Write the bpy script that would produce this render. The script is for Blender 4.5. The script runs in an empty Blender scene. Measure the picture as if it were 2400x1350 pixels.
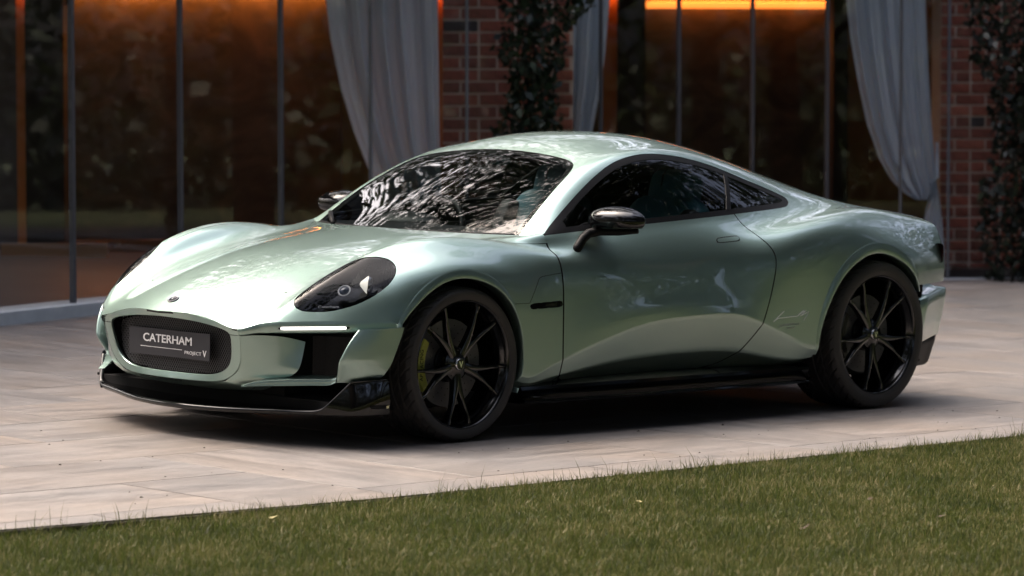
import bpy, bmesh, math, random
import numpy as np
from mathutils import Vector, Matrix, Quaternion
random.seed(7); rng = np.random.default_rng(11)
scene = bpy.context.scene
col = scene.collection
# ------------------------------------------------------------------ camera
cam_data = bpy.data.cameras.new('camera'); camera = bpy.data.objects.new('camera', cam_data); col.objects.link(camera)
CAM = Vector((9.6432, 10.5722, 1.5041)); DIR = Vector((-.71163533, -.69965085, -.0637483))
RIGHT = Vector((-.70192028, .71190346, .02239132)); UP = Vector((-.02971653, -.06068068, .99771478))
camera.matrix_world = Matrix(((RIGHT.x, UP.x, -DIR.x, CAM.x), (RIGHT.y, UP.y, -DIR.y, CAM.y), (RIGHT.z, UP.z, -DIR.z, CAM.z), (0, 0, 0, 1)))
cam_data.sensor_width = 36; cam_data.lens = 36*7991.76/2400
cam_data.clip_end = 800; cam_data.clip_start = .5
cam_data.dof.use_dof = True; cam_data.dof.focus_distance = 13.4; cam_data.dof.aperture_fstop = 4.0
scene.camera = camera
# ------------------------------------------------------------------ sky, sun, exposure
SUN_EL, SUN_AZ = math.radians(54), math.radians(-80)      # azimuth of the sun in the xy plane
world = bpy.data.worlds.new('World'); scene.world = world; world.use_nodes = True
wn = world.node_tree; bg = wn.nodes['Background']
sky = wn.nodes.new('ShaderNodeTexSky'); sky.sky_type = 'NISHITA'; sky.sun_disc = False
sky.sun_elevation = SUN_EL; sky.sun_rotation = math.pi/2-SUN_AZ; sky.air_density = .6; sky.dust_density = 9.0; sky.ozone_density = .2
wn.links.new(sky.outputs[0], bg.inputs['Color']); bg.inputs['Strength'].default_value = .15
sun_data = bpy.data.lights.new('sun', 'SUN'); sun_data.energy = .5; sun_data.angle = math.radians(90); sun_data.color = (1, .95, .88)
sun = bpy.data.objects.new('sun', sun_data); col.objects.link(sun)
sdir = Vector((math.cos(SUN_EL)*math.cos(SUN_AZ), math.cos(SUN_EL)*math.sin(SUN_AZ), math.sin(SUN_EL)))
sun.rotation_euler = sdir.to_track_quat('Z', 'Y').to_euler()
scene.view_settings.view_transform = 'Standard'; scene.view_settings.look = 'None'
scene.view_settings.exposure = 2.0; scene.view_settings.gamma = 1.0; scene.view_settings.use_curve_mapping = False
scene.render.engine = 'CYCLES'; scene.cycles.max_bounces = 8; scene.cycles.transparent_max_bounces = 16
# ------------------------------------------------------------------ materials
MATS = {}
def principled(name, base, rough=.5, metal=0., **kw):
    m = bpy.data.materials.new(name); m.use_nodes = True; b = m.node_tree.nodes['Principled BSDF']
    b.inputs['Base Color'].default_value = (*base, 1); b.inputs['Roughness'].default_value = rough; b.inputs['Metallic'].default_value = metal
    for k, v in kw.items(): b.inputs[k.replace('_', ' ')].default_value = v
    MATS[name] = m
    return m
def N(m, t, **kw):
    n = m.node_tree.nodes.new(t)
    for k, v in kw.items():
        if k in n.inputs: n.inputs[k].default_value = v
        else: setattr(n, k, v)
    return n
def L(m, a, b): m.node_tree.links.new(a, b)
def P(m): return m.node_tree.nodes['Principled BSDF']
def ramp(m, fac, stops):
    r = m.node_tree.nodes.new('ShaderNodeValToRGB'); e = r.color_ramp.elements
    while len(e) < len(stops): e.new(.5)
    for i, (p, c) in enumerate(stops): e[i].position = p; e[i].color = (*c, 1)
    L(m, fac, r.inputs[0]); return r.outputs[0]
def bump(m, h, strength, dist=.01):
    b = N(m, 'ShaderNodeBump'); b.inputs['Strength'].default_value = strength; b.inputs['Distance'].default_value = dist
    L(m, h, b.inputs['Height']); L(m, b.outputs[0], P(m).inputs['Normal'])
def objcoord(m, scale=(1, 1, 1)):
    t = N(m, 'ShaderNodeTexCoord'); mp = N(m, 'ShaderNodeMapping'); mp.inputs['Scale'].default_value = scale
    L(m, t.outputs['Object'], mp.inputs[0]); return mp.outputs[0]
def glassy(name, tint, ior=1.5, rough=0.):
    """a single sheet of glass: mirror by fresnel, the rest seen through with a tint"""
    m = bpy.data.materials.new(name); m.use_nodes = True; nt = m.node_tree; nt.nodes.clear()
    o = nt.nodes.new('ShaderNodeOutputMaterial'); mx = nt.nodes.new('ShaderNodeMixShader'); lw = nt.nodes.new('ShaderNodeLayerWeight')
    lw.inputs['Blend'].default_value = .5; f0 = ((ior-1)/(ior+1))**2
    pw = nt.nodes.new('ShaderNodeMath'); pw.operation = 'POWER'; pw.inputs[1].default_value = 5; nt.links.new(lw.outputs['Facing'], pw.inputs[0])
    ma = nt.nodes.new('ShaderNodeMath'); ma.operation = 'MULTIPLY_ADD'; ma.inputs[1].default_value = 1-f0; ma.inputs[2].default_value = f0; nt.links.new(pw.outputs[0], ma.inputs[0])
    t = nt.nodes.new('ShaderNodeBsdfTransparent'); t.inputs[0].default_value = (*tint, 1)
    g = nt.nodes.new('ShaderNodeBsdfGlossy'); g.inputs['Roughness'].default_value = rough
    nt.links.new(ma.outputs[0], mx.inputs[0]); nt.links.new(t.outputs[0], mx.inputs[1]); nt.links.new(g.outputs[0], mx.inputs[2]); nt.links.new(mx.outputs[0], o.inputs[0])
    MATS[name] = m; return m
PAINT = principled('green_silver_paint', (.30, .41, .36), .42, 1.0, Coat_Weight=1., Coat_Roughness=.012, Coat_IOR=1.6)
_n = N(PAINT, 'ShaderNodeTexNoise'); _n.inputs['Scale'].default_value = 2600; _n.inputs['Detail'].default_value = 1
L(PAINT, objcoord(PAINT), _n.inputs['Vector'])
L(PAINT, ramp(PAINT, _n.outputs[0], [(.3, (.272, .385, .343)), (.7, (.35, .475, .425))]), P(PAINT).inputs['Base Color'])
GLOSS = principled('gloss_black', (.003, .003, .0035), .05, 0.)
SATIN = principled('satin_black', (.003, .003, .0034), .5, Specular_IOR_Level=.15)
RUBBER = principled('black_rubber', (.028, .026, .025), .62)
MATTE = principled('matt_black', (.002, .002, .002), .9)
CARGLASS = glassy('tinted_car_glass', (.45, .50, .50), 1.5)
LAMPGLASS = glassy('clear_lamp_cover', (.5, .52, .55), 1.36)
CHROME = principled('chrome', (.75, .75, .76), .12, 1.)
DARKMETAL = principled('dark_metal', (.03, .03, .032), .3, .9)
WHEELBLACK = principled('black_wheel_lacquer', (.003, .003, .0035), .12, 0., Coat_Weight=.5, Coat_Roughness=.05)
DISC = principled('brake_disc_steel', (.12, .12, .125), .45, .8)
CALIPER = principled('yellow_green_caliper', (.27, .29, .04), .4)
PLATE = principled('plate_graphite', (.022, .022, .027), .5)
WHITE = principled('white_print', (.8, .8, .8), .5)
TEAL = principled('teal_leather', (.09, .24, .29), .5)
BLACKLEATHER = principled('black_leather', (.01, .01, .011), .5)
SILVERPRINT = principled('silver_print', (.85, .9, .88), .4)
GREYPRINT = principled('grey_print', (.4, .46, .44), .5)
def emitter(name, c, s):
    m = principled(name, c, .5); b = P(m); b.inputs['Emission Color'].default_value = (*c, 1); b.inputs['Emission Strength'].default_value = s; return m
DRL = emitter('white_light', (1, .97, .93), .8)
LAMPLIT = emitter('lit_reflector', (1, .93, .78), .28)
LED = emitter('amber_led', (1, .30, .05), 12)
LEDSOFT = emitter('amber_cove_glow', (1, .24, .035), .6)
LED2 = emitter('amber_led_dim', (1, .25, .04), 3)
# ------------------------------------------------------------------ mesh helpers
def link(o, parent=None):
    col.objects.link(o)
    if parent is not None: o.parent = parent
    return o
def mesh_obj(name, verts, faces, mat, parent=None, smooth=True, normals=None):
    me = bpy.data.meshes.new(name); me.from_pydata([tuple(v) for v in verts], [], [tuple(f) for f in faces]); 
    if mat is not None: me.materials.append(mat)
    if smooth: me.polygons.foreach_set('use_smooth', [True]*len(me.polygons))
    me.update()
    if normals is not None: me.normals_split_custom_set_from_vertices([tuple(n) for n in normals])
    return link(bpy.data.objects.new(name, me), parent)
def tag(o, label=None, cat=None, group=None, kind=None):
    if label: o['label'] = label
    if cat: o['category'] = cat
    if group: o['group'] = group
    if kind: o['kind'] = kind
    return o
def empty(name, loc=(0, 0, 0)):
    o = bpy.data.objects.new(name, None); o.location = loc; o.empty_display_size = .2; col.objects.link(o); return o
def grid_faces(n, m, wrap_u=False, wrap_v=False, flip=False):
    f = []
    for i in range(n if wrap_u else n-1):
        for j in range(m if wrap_v else m-1):
            q = (i*m+j, ((i+1) % n)*m+j, ((i+1) % n)*m+(j+1) % m, i*m+(j+1) % m)
            f.append(q[::-1] if flip else q)
    return f
def grid_obj(name, G, mat, parent=None, smooth=True, flip=False, wrap_u=False, wrap_v=False):
    G = np.asarray(G, float); n, m = G.shape[:2]
    return mesh_obj(name, G.reshape(-1, 3), grid_faces(n, m, wrap_u, wrap_v, flip), mat, parent, smooth)
def bm_obj(name, bm, mat, parent=None, smooth=False, bev=0., seg=2, angle=.6):
    if bev > 0:
        es = [e for e in bm.edges if len(e.link_faces) == 2 and e.calc_face_angle(0) > angle]
        if es: bmesh.ops.bevel(bm, geom=es, offset=bev, segments=seg, affect='EDGES', profile=.5, clamp_overlap=True)
    bmesh.ops.recalc_face_normals(bm, faces=bm.faces)
    me = bpy.data.meshes.new(name); bm.to_mesh(me); bm.free()
    if mat is not None: me.materials.append(mat)
    if smooth:
        me.polygons.foreach_set('use_smooth', [True]*len(me.polygons)); me.set_sharp_from_angle(angle=.7)
    return link(bpy.data.objects.new(name, me), parent)
def bm_box(bm, x0, x1, y0, y1, z0, z1):
    vs = [bm.verts.new((x, y, z)) for x in (x0, x1) for y in (y0, y1) for z in (z0, z1)]
    for f in ((0, 1, 3, 2), (4, 6, 7, 5), (0, 4, 5, 1), (2, 3, 7, 6), (0, 2, 6, 4), (1, 5, 7, 3)): bm.faces.new([vs[i] for i in f])
def box_obj(name, x0, x1, y0, y1, z0, z1, mat, parent=None, bev=0., seg=2):
    bm = bmesh.new(); bm_box(bm, x0, x1, y0, y1, z0, z1); return bm_obj(name, bm, mat, parent, bev > 0, bev, seg)
def lathe(name, prof, mat, parent=None, n=96, axis='Y', centre=(0, 0, 0), smooth=True):
    """prof: (radius, offset along the axis); axis Y"""
    t = np.linspace(0, 2*np.pi, n, endpoint=False); pr = np.array(prof)
    G = np.zeros((n, len(pr), 3)); c, s = np.cos(t)[:, None], np.sin(t)[:, None]
    G[..., 0] = c*pr[None, :, 0]; G[..., 1] = pr[None, :, 1]; G[..., 2] = s*pr[None, :, 0]
    if axis == 'X': G = G[..., [1, 0, 2]]*[1, -1, 1]
    if axis == 'Z': G = G[..., [0, 2, 1]]*[1, -1, 1]
    o = grid_obj(name, G+np.array(centre), mat, parent, smooth, wrap_u=True)
    if smooth: o.data.set_sharp_from_angle(angle=.6)
    return o
def tube(name, pts, r, mat, parent=None, n=8, cap=True):
    pts = [Vector(p) for p in pts]; rs = r if hasattr(r, '__len__') else [r]*len(pts); V = []; F = []
    ref = None
    for i, p in enumerate(pts):
        d = (pts[min(i+1, len(pts)-1)]-pts[max(i-1, 0)]).normalized()
        a = d.orthogonal().normalized() if ref is None else (ref-d*ref.dot(d)).normalized()
        ref = a; b = d.cross(a)
        V += [p+(a*math.cos(2*math.pi*k/n)+b*math.sin(2*math.pi*k/n))*rs[i] for k in range(n)]
    F = grid_faces(len(pts), n, wrap_v=True)
    if cap: F += [tuple(range(n)), tuple(range((len(pts)-1)*n, len(pts)*n))[::-1]]
    return mesh_obj(name, V, F, mat, parent)
def text_mesh(name, s, size, mat, M, parent=None, xs=1., ext=.0006, spacing=1., bold=0.):
    cu = bpy.data.curves.new(name, 'FONT'); cu.body = s; cu.size = size; cu.extrude = ext; cu.space_character = spacing; cu.offset = bold
    cu.align_x = 'CENTER'; cu.align_y = 'CENTER'; cu.resolution_u = 3
    t = bpy.data.objects.new(name, cu); col.objects.link(t); bpy.context.view_layer.update()
    me = bpy.data.meshes.new_from_object(t.evaluated_get(bpy.context.evaluated_depsgraph_get()))
    bpy.data.objects.remove(t); me.transform(M @ Matrix.Diagonal((xs, 1, 1, 1))); me.materials.clear(); me.materials.append(mat)
    me.name = name
    return link(bpy.data.objects.new(name, me), parent)
def frame(o, r, u):
    """4x4 with the text's right r, up u at origin o"""
    r = Vector(r).normalized(); n = r.cross(Vector(u)).normalized(); u = n.cross(r); o = Vector(o)
    return Matrix(((r.x, u.x, n.x, o.x), (r.y, u.y, n.y, o.y), (r.z, u.z, n.z, o.z), (0, 0, 0, 1)))
# ---------------------------------------------------------------- car body: lofted from lengthwise lines
# car axes: +X forward (0 at the front axle), +Y to the car's left, Z up, metres
def nspline(t, y, q):
    """natural cubic spline through (t,y), t increasing, evaluated at q"""
    t = np.asarray(t, float); y = np.asarray(y, float); q = np.asarray(q, float); n = len(t)
    h = np.diff(t); A = np.zeros((n, n)); b = np.zeros((n,) + y.shape[1:])
    A[0, 0] = A[-1, -1] = 1
    for i in range(1, n - 1):
        A[i, i-1] = h[i-1]; A[i, i] = 2*(h[i-1]+h[i]); A[i, i+1] = h[i]
        b[i] = 6*((y[i+1]-y[i])/h[i] - (y[i]-y[i-1])/h[i-1])
    M = np.linalg.solve(A, b)
    k = np.clip(np.searchsorted(t, q) - 1, 0, n - 2)
    hk = h[k]; a = (t[k+1]-q)/hk; c = (q-t[k])/hk
    if y.ndim > 1: a = a[:, None]; c = c[:, None]; hk = hk[:, None]
    return a*y[k]+c*y[k+1]+((a**3-a)*M[k]+(c**3-c)*M[k+1])*hk*hk/6
LF = [ # front part of every line: nose edge back to the cowl / front door edge
 [(.914,0,.510),(.838,0,.552),(.70,0,.612),(.5,0,.68),(.3,0,.733),(.1,0,.769),(-.1,0,.796),(-.32,0,.822)],
 [(.870,.28,.494),(.80,.28,.533),(.7,.28,.585),(.5,.28,.664),(.3,.285,.720),(.1,.29,.758),(-.1,.295,.788),(-.36,.31,.819)],
 [(.853,.43,.464),(.78,.43,.508),(.7,.435,.549),(.55,.445,.615),(.4,.45,.663),(.2,.46,.714),(0,.475,.753),(-.2,.51,.783),(-.40,.57,.806),(-.50,.63,.818)],
 [(.80,.48,.484),(.72,.495,.54),(.6,.51,.606),(.484,.52,.659),(.36,.53,.702),(.2,.54,.745),(0,.555,.778),(-.2,.585,.798),(-.4,.635,.808),(-.535,.675,.822)],
 [(.765,.53,.494),(.72,.54,.545),(.65,.55,.60),(.56,.557,.652),(.48,.562,.69),(.4,.567,.722),(.3,.575,.755),(.15,.585,.790),(0,.60,.805),(-.2,.63,.808),(-.4,.68,.798),(-.563,.716,.823)],
 [(.735,.57,.497),(.695,.578,.552),(.63,.585,.612),(.55,.59,.665),(.45,.595,.715),(.337,.603,.758),(.2,.615,.797),(.08,.63,.814),(-.05,.64,.819),(-.19,.66,.813),(-.3,.685,.801),(-.42,.72,.783),(-.563,.748,.770)],
 [(.69,.62,.50),(.655,.623,.556),(.60,.625,.614),(.53,.627,.665),(.43,.63,.721),(.337,.635,.760),(.2,.645,.797),(.08,.66,.815),(-.05,.67,.820),(-.19,.69,.811),(-.3,.715,.796),(-.42,.755,.770),(-.563,.797,.739)],
 [(.59,.715,.504),(.56,.718,.56),(.50,.718,.62),(.42,.718,.675),(.33,.72,.712),(.23,.724,.74),(.12,.732,.764),(0,.742,.773),(-.12,.757,.768),(-.25,.778,.75),(-.38,.803,.72),(-.563,.828,.680)],
 [(.47,.80,.508),(.44,.805,.56),(.38,.81,.612),(.3,.814,.650),(.2,.82,.683),(.08,.828,.702),(-.05,.834,.702),(-.19,.838,.684),(-.3,.840,.65),(-.42,.842,.61),(-.563,.842,.575)],
 [(.39,.84,.50),(.3,.852,.53),(.2,.858,.56),(.08,.862,.60),(-.05,.862,.60),(-.19,.858,.56),(-.3,.852,.50),(-.42,.847,.46),(-.563,.845,.43)],
 [(.36,.84,.46),(.2,.855,.45),(0,.86,.42),(-.19,.858,.33),(-.3,.852,.255),(-.35,.849,.240),(-.45,.846,.272),(-.563,.847,.312)],
 [(.36,.80,.44),(.2,.80,.42),(0,.80,.38),(-.19,.81,.30),(-.3,.83,.232),(-.35,.838,.216),(-.45,.833,.228),(-.563,.828,.243)],
 [(.36,.70,.40),(.2,.70,.38),(0,.70,.34),(-.19,.74,.27),(-.3,.78,.205),(-.35,.79,.195),(-.45,.775,.197),(-.563,.76,.202)],
]
LR = [ # rear part: windscreen foot / front door edge back to the tail
 [(-.33,0,.812),(-.5,0,.905),(-.67,0,.992),(-.84,0,1.076),(-1.0,0,1.148),(-1.18,0,1.205),(-1.36,0,1.231),(-1.62,0,1.236),(-1.9,0,1.213),(-2.22,0,1.160),(-2.53,0,1.085),(-2.84,0,1.004),(-3.1,0,.938),(-3.34,0,.893)],
 [(-.37,.31,.810),(-.53,.305,.898),(-.69,.30,.982),(-.86,.29,1.068),(-1.0,.285,1.134),(-1.18,.28,1.19),(-1.36,.28,1.216),(-1.6,.27,1.217),(-1.85,.265,1.188),(-2.1,.26,1.140),(-2.4,.255,1.066),(-2.7,.255,.990),(-3.0,.255,.922),(-3.335,.255,.875)],
 [(-.51,.63,.812),(-.671,.59,.932),(-.839,.55,1.033),(-.93,.525,1.08),(-1.1,.50,1.140),(-1.3,.485,1.172),(-1.5,.475,1.178),(-1.7,.468,1.162),(-1.9,.462,1.128),(-2.1,.456,1.083),(-2.3,.452,1.032),(-2.5,.45,.982),(-2.7,.455,.942),(-2.9,.46,.910),(-3.1,.47,.885),(-3.315,.48,.856)],
 [(-.535,.675,.822),(-.72,.634,.946),(-.9,.598,1.040),(-1.05,.574,1.096),(-1.2,.558,1.138),(-1.384,.547,1.162),(-1.572,.543,1.150),(-1.764,.543,1.114),(-1.95,.545,1.067),(-2.172,.553,1.005),(-2.35,.562,.958),(-2.55,.572,.926),(-2.8,.58,.904),(-3.05,.585,.880),(-3.30,.59,.838)],
 [(-.563,.716,.823),(-.777,.735,.838),(-1.0,.747,.85),(-1.208,.75,.864),(-1.5,.742,.879),(-1.764,.72,.892),(-2.0,.692,.901),(-2.164,.670,.904),(-2.35,.656,.904),(-2.55,.648,.906),(-2.8,.643,.901),(-3.05,.635,.872),(-3.295,.64,.822)],
 [(-.563,.748,.770),(-.7,.770,.779),(-1.0,.786,.800),(-1.3,.785,.820),(-1.55,.776,.839),(-1.8,.774,.840),(-2.0,.770,.852),(-2.2,.755,.872),(-2.4,.735,.892),(-2.6,.712,.906),(-2.8,.69,.898),(-3.05,.665,.864),(-3.29,.66,.812)],
 [(-.563,.797,.739),(-.7,.812,.735),(-1.0,.821,.745),(-1.3,.821,.763),(-1.52,.822,.778),(-1.66,.832,.784),(-1.8,.858,.792),(-2.0,.874,.824),(-2.2,.862,.858),(-2.4,.828,.882),(-2.6,.78,.886),(-2.8,.742,.879),(-3.05,.70,.844),(-3.285,.68,.79)],
 [(-.563,.828,.680),(-.7,.840,.672),(-1.0,.852,.672),(-1.3,.854,.685),(-1.52,.860,.698),(-1.66,.876,.706),(-1.8,.911,.720),(-2.0,.931,.742),(-2.2,.927,.770),(-2.4,.911,.793),(-2.6,.878,.797),(-2.8,.84,.786),(-3.05,.775,.757),(-3.27,.72,.725)],
 [(-.563,.842,.575),(-.8,.860,.555),(-1.0,.870,.555),(-1.3,.876,.572),(-1.52,.882,.588),(-1.66,.897,.598),(-1.8,.926,.610),(-2.0,.940,.632),(-2.2,.940,.662),(-2.4,.937,.697),(-2.55,.930,.712),(-2.7,.917,.709),(-2.9,.877,.682),(-3.05,.828,.657),(-3.26,.745,.645)],
 [(-.563,.845,.43),(-.8,.868,.465),(-1.0,.880,.502),(-1.3,.888,.522),(-1.52,.896,.527),(-1.66,.908,.522),(-1.8,.926,.503),(-2.0,.932,.48),(-2.2,.940,.53),(-2.4,.944,.60),(-2.55,.940,.63),(-2.7,.930,.62),(-2.9,.887,.58),(-3.05,.832,.56),(-3.25,.75,.56)],
 [(-.563,.847,.312),(-.82,.868,.391),(-.94,.876,.424),(-1.08,.883,.450),(-1.3,.892,.466),(-1.5,.906,.472),(-1.62,.914,.461),(-1.78,.920,.410),(-1.98,.922,.331),(-2.11,.922,.290),(-2.25,.93,.35),(-2.55,.935,.5),(-2.8,.895,.47),(-3.05,.83,.46),(-3.19,.75,.47)],
 [(-.563,.828,.243),(-.75,.825,.267),(-.99,.826,.294),(-1.26,.832,.308),(-1.5,.845,.311),(-1.68,.857,.297),(-1.82,.872,.270),(-2.02,.895,.248),(-2.15,.90,.262),(-2.3,.905,.3),(-2.55,.9,.42),(-2.8,.86,.42),(-3.05,.80,.41),(-3.18,.72,.42)],
 [(-.563,.76,.202),(-.9,.75,.215),(-1.3,.75,.222),(-1.8,.78,.222),(-2.1,.82,.225),(-2.3,.83,.26),(-2.55,.80,.35),(-2.8,.78,.37),(-3.18,.60,.38)],
]
XA = -1.20   # second anchor: all lines share this x here
def gsm(P, s):
    """gaussian smoothing along axis 0, ends reflected about the end point"""
    r = int(3*s)+1; k = np.exp(-.5*(np.arange(-r, r+1)/s)**2); k /= k.sum()
    E = np.concatenate([2*P[0]-P[r:0:-1], P, 2*P[-1]-P[-2:-r-2:-1]])
    return np.stack([np.convolve(E[:, j], k, 'valid') for j in range(P.shape[1])], 1)
def line_fn(keys, sm=.035):
    K = np.array(sorted(keys)); x = np.linspace(K[0, 0], K[-1, 0], 600)
    Y = nspline(K[:, 0], K[:, 1:], x)
    Y = gsm(Y, max(.5, sm/((K[-1, 0]-K[0, 0])/599)))
    return lambda q: np.stack([q, np.interp(q, x, Y[:, 0]), np.interp(q, x, Y[:, 1])], -1)
def join(i):
    """lines that run on smoothly past the cowl are smoothed as one"""
    return line_fn(LF[i] + LR[i][1:])
NF, NR, SUB = 72, 176, 8
CREASE = [10, 11]
def loft():
    nl = len(LF); vf = np.linspace(0, 1, NF+1); vr = np.linspace(0, 1, NR+1)
    GF = []; GR = []
    for i in range(nl):
        xf = LF[i][0][0]; xc0 = LF[i][-1][0]; xc1 = LR[i][0][0]; xr = LR[i][-1][0]
        if i >= 4: f = g = join(i)
        else: f = line_fn(LF[i]); g = line_fn(LR[i])
        # smooth reparametrisation of x along the line
        GF.append(f(xf+(xc0-xf)*vf))
        k = (XA+.563)/(-3.25+.563)
        x = nspline([0, k, .62, 1], [xc1, XA+.35*(xc1+.563), (xc1*.0+(-.563)+(.62)*(-3.25+.563)), xr], vr)
        GR.append(g(x))
    def sections(G):
        G = np.array(G)  # lines, stations, 3
        out = []
        for s in range(G.shape[1]):
            P = G[:, s]; parts = []
            # mirror a point over the centre line so the section is level at y=0
            segs = [list(range(0, CREASE[0]+1)), [CREASE[0], CREASE[1]], [CREASE[1], nl-1]]
            for sg in segs:
                Q = P[sg]
                if sg[0] == 0: Q = np.concatenate([Q[2:0:-1]*[1, -1, 1], Q]); off = 2
                else: off = 0
                d = np.concatenate([[0], np.cumsum(np.linalg.norm(np.diff(Q, axis=0), axis=1)**.75)])
                t = np.concatenate([np.linspace(d[off+j], d[off+j+1], SUB, endpoint=False) for j in range(len(sg)-1)])
                parts.append(nspline(d, Q, t) if len(Q) > 2 else Q[0]+(Q[1]-Q[0])*((t-d[0])/(d[1]-d[0]))[:, None])
            parts.append(P[-1:])
            out.append(np.concatenate(parts))
        return np.array(out)  # stations, across, 3
    F, R = sections(GF), sections(GR)
    def fair(G, n):
        for _ in range(n):
            H = G.copy()
            H[1:-1] = .5*G[1:-1]+.25*(G[:-2]+G[2:])
            c = CREASE[0]*SUB
            H2 = H.copy(); H2[:, 1:c-1] = .5*H[:, 1:c-1]+.25*(H[:, :c-2]+H[:, 2:c])
            H2[:, 0] = .5*H[:, 0]+.5*H[:, 1]*[1, 0, 1]; H2[:, 0, 1] = 0
            H2[0], H2[-1] = G[0], G[-1]
            G = H2
        return G
    return fair(F, 6), fair(R, 6)
# ------------------------------------------------------------------ sheets: pieces of the lofted skin, cut by outlines
class Sheet:
    def __init__(s, V, Nn, U, F): s.V, s.N, s.U, s.F = V, Nn, U, F
def grid_sheet(G):
    n, m = G.shape[:2]
    E = np.concatenate([G[:, 1:2]*[1, -1, 1], G, 2*G[:, -1:]-G[:, -2:-1]], 1)
    du = E[:, 2:]-E[:, :-2]; dv = np.gradient(G, axis=0)
    nn = np.cross(du, dv); nn /= np.linalg.norm(nn, axis=2, keepdims=True)+1e-12
    if nn[n//2, 2, 2] < 0: nn = -nn
    nn[:, 0, 1] = 0
    U = np.tile(np.arange(m, dtype=float), (n, 1))
    return Sheet(G.reshape(-1, 3), nn.reshape(-1, 3), U.reshape(-1), grid_faces(n, m, flip=True))
def clip(S, fn):
    """keep the part of the sheet where fn(sheet) >= 0"""
    f = fn(S); V = list(S.V); Nn = list(S.N); U = list(S.U); out = []; cut = {}; keep = {}
    newV, newN, newU = [], [], []
    def old(i):
        if i not in keep: keep[i] = len(newV); newV.append(V[i]); newN.append(Nn[i]); newU.append(U[i])
        return keep[i]
    def edge(a, b):
        k = (min(a, b), max(a, b))
        if k not in cut:
            t = f[a]/(f[a]-f[b]); cut[k] = len(newV)
            newV.append(V[a]+(V[b]-V[a])*t); q = Nn[a]+(Nn[b]-Nn[a])*t; newN.append(q/np.linalg.norm(q)); newU.append(U[a]+(U[b]-U[a])*t)
        return cut[k]
    pos = f >= 0
    for F in S.F:
        p = [pos[i] for i in F]
        if all(p): out.append([old(i) for i in F]); continue
        if not any(p): continue
        g = []
        for k in range(len(F)):
            a, b = F[k], F[(k+1) % len(F)]
            if pos[a]: g.append(old(a))
            if pos[a] != pos[b]: g.append(edge(a, b))
        if len(g) >= 3: out.append(g)
    return Sheet(np.array(newV).reshape(-1, 3), np.array(newN).reshape(-1, 3), np.array(newU), out)
def sd(P2, poly):
    """signed distance to a closed polygon, positive inside"""
    poly = np.asarray(poly, float); a = poly; b = np.roll(poly, -1, 0); best = np.full(len(P2), 1e9); ins = np.zeros(len(P2), bool)
    for p, q in zip(a, b):
        e = q-p; w = P2-p; t = np.clip((w@e)/(e@e+1e-18), 0, 1); best = np.minimum(best, np.linalg.norm(w-t[:, None]*e, axis=1))
        c = ((p[1] > P2[:, 1]) != (q[1] > P2[:, 1]))
        with np.errstate(all='ignore'): xi = p[0]+(P2[:, 1]-p[1])*(q[0]-p[0])/(q[1]-p[1])
        ins ^= c & (P2[:, 0] < xi)
    return np.where(ins, best, -best)
def chaikin(p, n=2, sharp=()):
    p = [np.array(v, float) for v in p]; keep = set(sharp)
    for _ in range(n):
        q = []; nk = set()
        for i in range(len(p)):
            a, b = p[i], p[(i+1) % len(p)]
            j = (i+1) % len(p)
            if i in keep: nk.add(len(q)); q.append(a)
            else: q.append(.75*a+.25*b)
            if j not in keep: q.append(.25*a+.75*b)
        p = q; keep = nk
    return np.array(p)
XZ = lambda S: S.V[:, [0, 2]]
XY = lambda S: S.V[:, [0, 1]]
def panel(name, S, mat, parent=None, side='L', depth=.012, off=0., edge=None):
    """a mesh from a sheet, with its edges turned inwards; side L, R or both"""
    V = S.V-S.N*off; Nn = S.N; cnt = {}
    for F in S.F:
        for k in range(len(F)):
            a, b = F[k], F[(k+1) % len(F)]; e = (min(a, b), max(a, b)); cnt[e] = (cnt[e][0]+1, a, b) if e in cnt else (1, a, b)
    VV, NN, FF = [V], [Nn], [list(f) for f in S.F]; base = len(V)
    if depth > 0:
        ev, en, ef = [], [], []
        for (c, a, b) in cnt.values():
            if c != 1 or (abs(V[a][1]) < 1e-5 and abs(V[b][1]) < 1e-5): continue
            t = V[b]-V[a]; nrm = np.cross(t, Nn[a]); nrm /= np.linalg.norm(nrm)+1e-12
            i = base+len(ev); ev += [V[a], V[b], V[b]-Nn[b]*depth, V[a]-Nn[a]*depth]; en += [nrm*.8+Nn[a]*.6]*2+[nrm]*2; ef.append([i+1, i, i+3, i+2])
        if ev: VV.append(np.array(ev)); NN.append(np.array(en)); FF += ef
    V = np.concatenate(VV); Nn = np.concatenate(NN); Nn = Nn/(np.linalg.norm(Nn, axis=1, keepdims=True)+1e-12)
    M = np.array([1, -1, 1])
    if side == 'L': v, n_, f = V, Nn, FF
    elif side == 'R': v, n_, f = V*M, Nn*M, [g[::-1] for g in FF]
    else: v = np.concatenate([V, V*M]); n_ = np.concatenate([Nn, Nn*M]); f = FF+[[i+len(V) for i in g[::-1]] for g in FF]
    o = mesh_obj(name, v, f, mat, parent, True, n_)
    if edge is not None:
        o.data.materials.append(edge); nf = len(FF); ns = len(S.F)
        o.data.polygons.foreach_set('material_index', ([0]*ns+[1]*(nf-ns))*(2 if side == 'both' else 1)); o.data.update()
    return o
SKF, SKR = loft()
SF, SR = grid_sheet(SKF), grid_sheet(SKR)
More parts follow.
